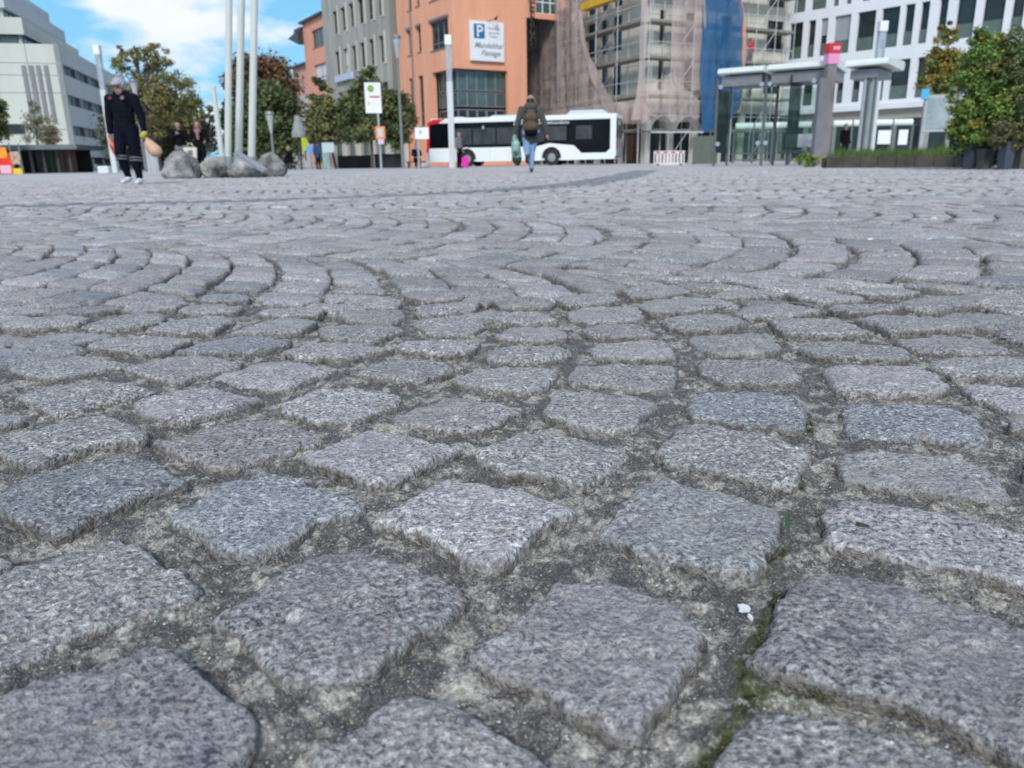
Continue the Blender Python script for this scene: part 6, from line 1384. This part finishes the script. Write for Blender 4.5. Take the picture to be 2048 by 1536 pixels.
# the two women behind the boulders
LONG = [((0, .02, .045), (0, .03, .02), .105, .105), ((-.07, .02, .0), (-.11, .02, -.22), .055, .06), ((.07, .02, .0), (.11, .02, -.22), .055, .06), ((0, .07, 0), (0, .09, -.22), .08, .10)]
p3, D3, k3 = person(366, 26.5, 'woman in black with long dark hair behind the largest boulder, hands raised to her chin', rad(5), dict(elL=(-.27, -.02, 1.16), elR=(.27, -.02, 1.16), wrL=(-.06, -.17, 1.33), wrR=(.06, -.17, 1.35)), M_BLKC, M_GREYC2, M_SHOEB, (M_HAIR, LONG), dict(hem=.0), H=1.68, voxel=.018)
p4, D4, k4 = person(404, 26.0, 'woman in dark coat and brown scarf carrying a cream bag behind the smallest boulder', rad(10), dict(elL=(-.29, .0, 1.14), wrL=(-.30, -.12, .98), elR=(.30, .0, 1.14), wrR=(.24, -.14, 1.10)), M_BLKC, M_BLKC, M_SHOEB, (mat('brown_hair', (.10, .055, .035), .6, var=.2), LONG), dict(hem=-.05, hemr=.17), H=1.66, voxel=.018)
blob('scarf', [((-.04, -.10, 1.36), (.04, -.10, 1.36), .07, .07), ((0, -.15, 1.30), (.01, -.16, 1.12), .055, .045)], mat('brown_scarf', (.24, .15, .13), .8, var=.2), p4, .018, 2)
h_ = held(p4, D4, 'L'); o = empty('shopping_bag', h_ + Vector((.07, -.1, -.12)), .1, 'cream shopping bag with dark print held by the woman in the brown scarf', 'bag'); M_CREAM = mat('cream_bag', (.62, .59, .47), .7, var=.06)
b = MB(); b.prism([(-.17, -.20), (.17, -.20), (.20, .14), (-.20, .14)], 'y', -.06, .06); b.obj('bag', M_CREAM, o); b = MB(); b.path([(-.1, 0, .14), (-.06, 0, .26), (.06, 0, .26), (.1, 0, .14)], .012); b.obj('handle', M_CREAM, o)
b = MB(); b.box(-.08, -.066, -.10, .08, -.061, .05); b.obj('print', M_GREYC2, o)
# person with the pink case beside the light column
p5, D5, k5 = person(919, 40.2, 'person in dark jacket standing beside the light column with a pink case', rad(60), dict(), M_GREYC2, M_BLKC, M_BLKC, (mat('auburn_hair', (.16, .06, .035), .6, var=.2), SHORT), dict(hem=0), H=1.72, voxel=.022)
q = gx(930, 39.6); o = empty('suitcase', q, .2, 'bright pink case standing on the ground between the dark jacketed person and the bus wheel', 'suitcase'); M_PK = mat('hot_pink', (.75, .01, .38), .4, var=.05)
b = MB(); b.box(-.15, -.11, .05, .15, .11, .52); b.obj('shell', M_PK, o, bevel=.03); b = MB(); b.path([(-.08, 0, .50), (-.08, 0, .68), (.08, 0, .68), (.08, 0, .50)], .012); b.obj('handle', M_BLKC, o)
for sx_ in (-.11, .11): b = MB(); b.tube((sx_, -.05, .03), (sx_, .05, .03), .03, n=10); b.obj('wheel', M_BLKC, o)
# seated person by the orange wall with a white bag
p6, D6, k6 = person(834, 45.0, 'person in black sitting against the orange wall left of the bus', rad(15), dict(hipL=(-.10, .10, .46), hipR=(.10, .10, .46), kneeL=(-.12, -.34, .50), kneeR=(.12, -.34, .50), ankL=(-.12, -.36, .09), ankR=(.12, -.36, .09), toeL=(-.13, -.52, .035), toeR=(.13, -.52, .035), shL=(-.19, .06, .98), shR=(.19, .06, .98), elL=(-.26, -.06, .74), elR=(.26, -.06, .74), wrL=(-.10, -.26, .62), wrR=(.10, -.26, .62), neck=(0, .05, 1.03), head=(0, .0, 1.18)), M_BLKC, M_BLKC, M_BLKC, (M_HAIR, SHORT), dict(hem=0), H=1.70, voxel=.022)
q = gx(834, 45.1); o = empty('bench', (q.x, q.y, 0), rad(15), 'low dark bench under the seated person by the orange wall', 'bench'); b = MB(); b.box(-.55, -.02, .30, .55, .38, .36); b.obj('seat', M_DARK, o)
for sx_ in (-.45, .45): b = MB(); b.box(sx_ - .03, .0, 0, sx_ + .03, .36, .297); b.obj('leg', M_DARK, o)
q = gx(853, 44); o = empty('white_bag', q, 0, 'crumpled white bag on the ground before the seated person', 'bag'); blob('bag', [((-.12, 0, .14), (.12, 0, .16), .13, .14), ((0, 0, .2), (.08, 0, .32), .12, .06)], mat('white_bag', (.66, .64, .58), .7, var=.1), o, .02, 2)
# figure in blue among the shops
p7, D7, k7 = person(637, 46, 'distant person in dark blue under the street trees beside the mint panel', rad(160), dict(), mat('mid_blue', (.02, .05, .12), .8, var=.2), M_BLKC, M_BLKC, (M_HAIR, SHORT), dict(hem=-.1, hemr=.19), H=1.6, voxel=.025)
p8, D8, k8 = person(579, 44, 'distant person in black seated low at the right of the block boulder', rad(-90), dict(hipL=(-.10, .10, .46), hipR=(.10, .10, .46), kneeL=(-.12, -.34, .50), kneeR=(.12, -.34, .50), ankL=(-.12, -.36, .09), ankR=(.12, -.36, .09), toeL=(-.13, -.52, .035), toeR=(.13, -.52, .035), shL=(-.19, .06, .98), shR=(.19, .06, .98), elL=(-.26, -.06, .74), elR=(.26, -.06, .74), wrL=(-.10, -.26, .62), wrR=(.10, -.26, .62), neck=(0, .05, 1.03), head=(0, .0, 1.18)), M_BLKC, M_BLKC, M_BLKC, (mat('fair_hair', (.30, .18, .09), .6, var=.2), SHORT), dict(hem=0), H=1.70, voxel=.025)
q = gx(579, 44); o = empty('stool', (q.x, q.y, 0), rad(-90), 'dark stool under the distant seated person right of the boulders', 'stool'); b = MB(); b.box(-.2, -.02, .32, .2, .34, .37); b.obj('seat', M_DARK, o)
for sx_ in (-.16, .16):
    for sy in (.02, .30): b = MB(); b.tube((sx_, sy, 0), (sx_, sy, .32), .02, n=6); b.obj('leg', M_DARK, o)
# workers on the scaffold
for i, (px, py, Yw, m, lb) in enumerate(((1500, 130, 0, M_REDB, 'worker in red jacket standing on the upper scaffold deck right of the tarpaulin'), (1499, 200, 0, M_RED, 'worker in red jacket and grey trousers on the lower scaffold deck, above the shelter roof'))):
    x_, z_ = FQ.uz(px, py - 12, -.85); lz_ = min(lv, key=lambda v: abs(v - z_)); w = FQ.M @ Vector((FQ.x(px, py, -.85), -.85, 0))
    person(Vector((w.x, w.y, 0)), 0, lb, rad(30 + 60 * i), dict(elL=(-.27, -.05, 1.18), wrL=(-.20, -.28, 1.20)), m, M_GREYC2, M_BLKC, (M_HAIR, SHORT), dict(hem=0), H=1.74, voxel=.025, lift=lz_ + .003)
# passer-by at the low shelter
person(1685, 37, 'distant person in dark clothes waiting behind the low shelter', rad(20), dict(), M_BLKC, M_BLKC, M_BLKC, (M_HAIR, SHORT), dict(hem=0), H=1.68, voxel=.025)

print('people', time.time() - _T0)
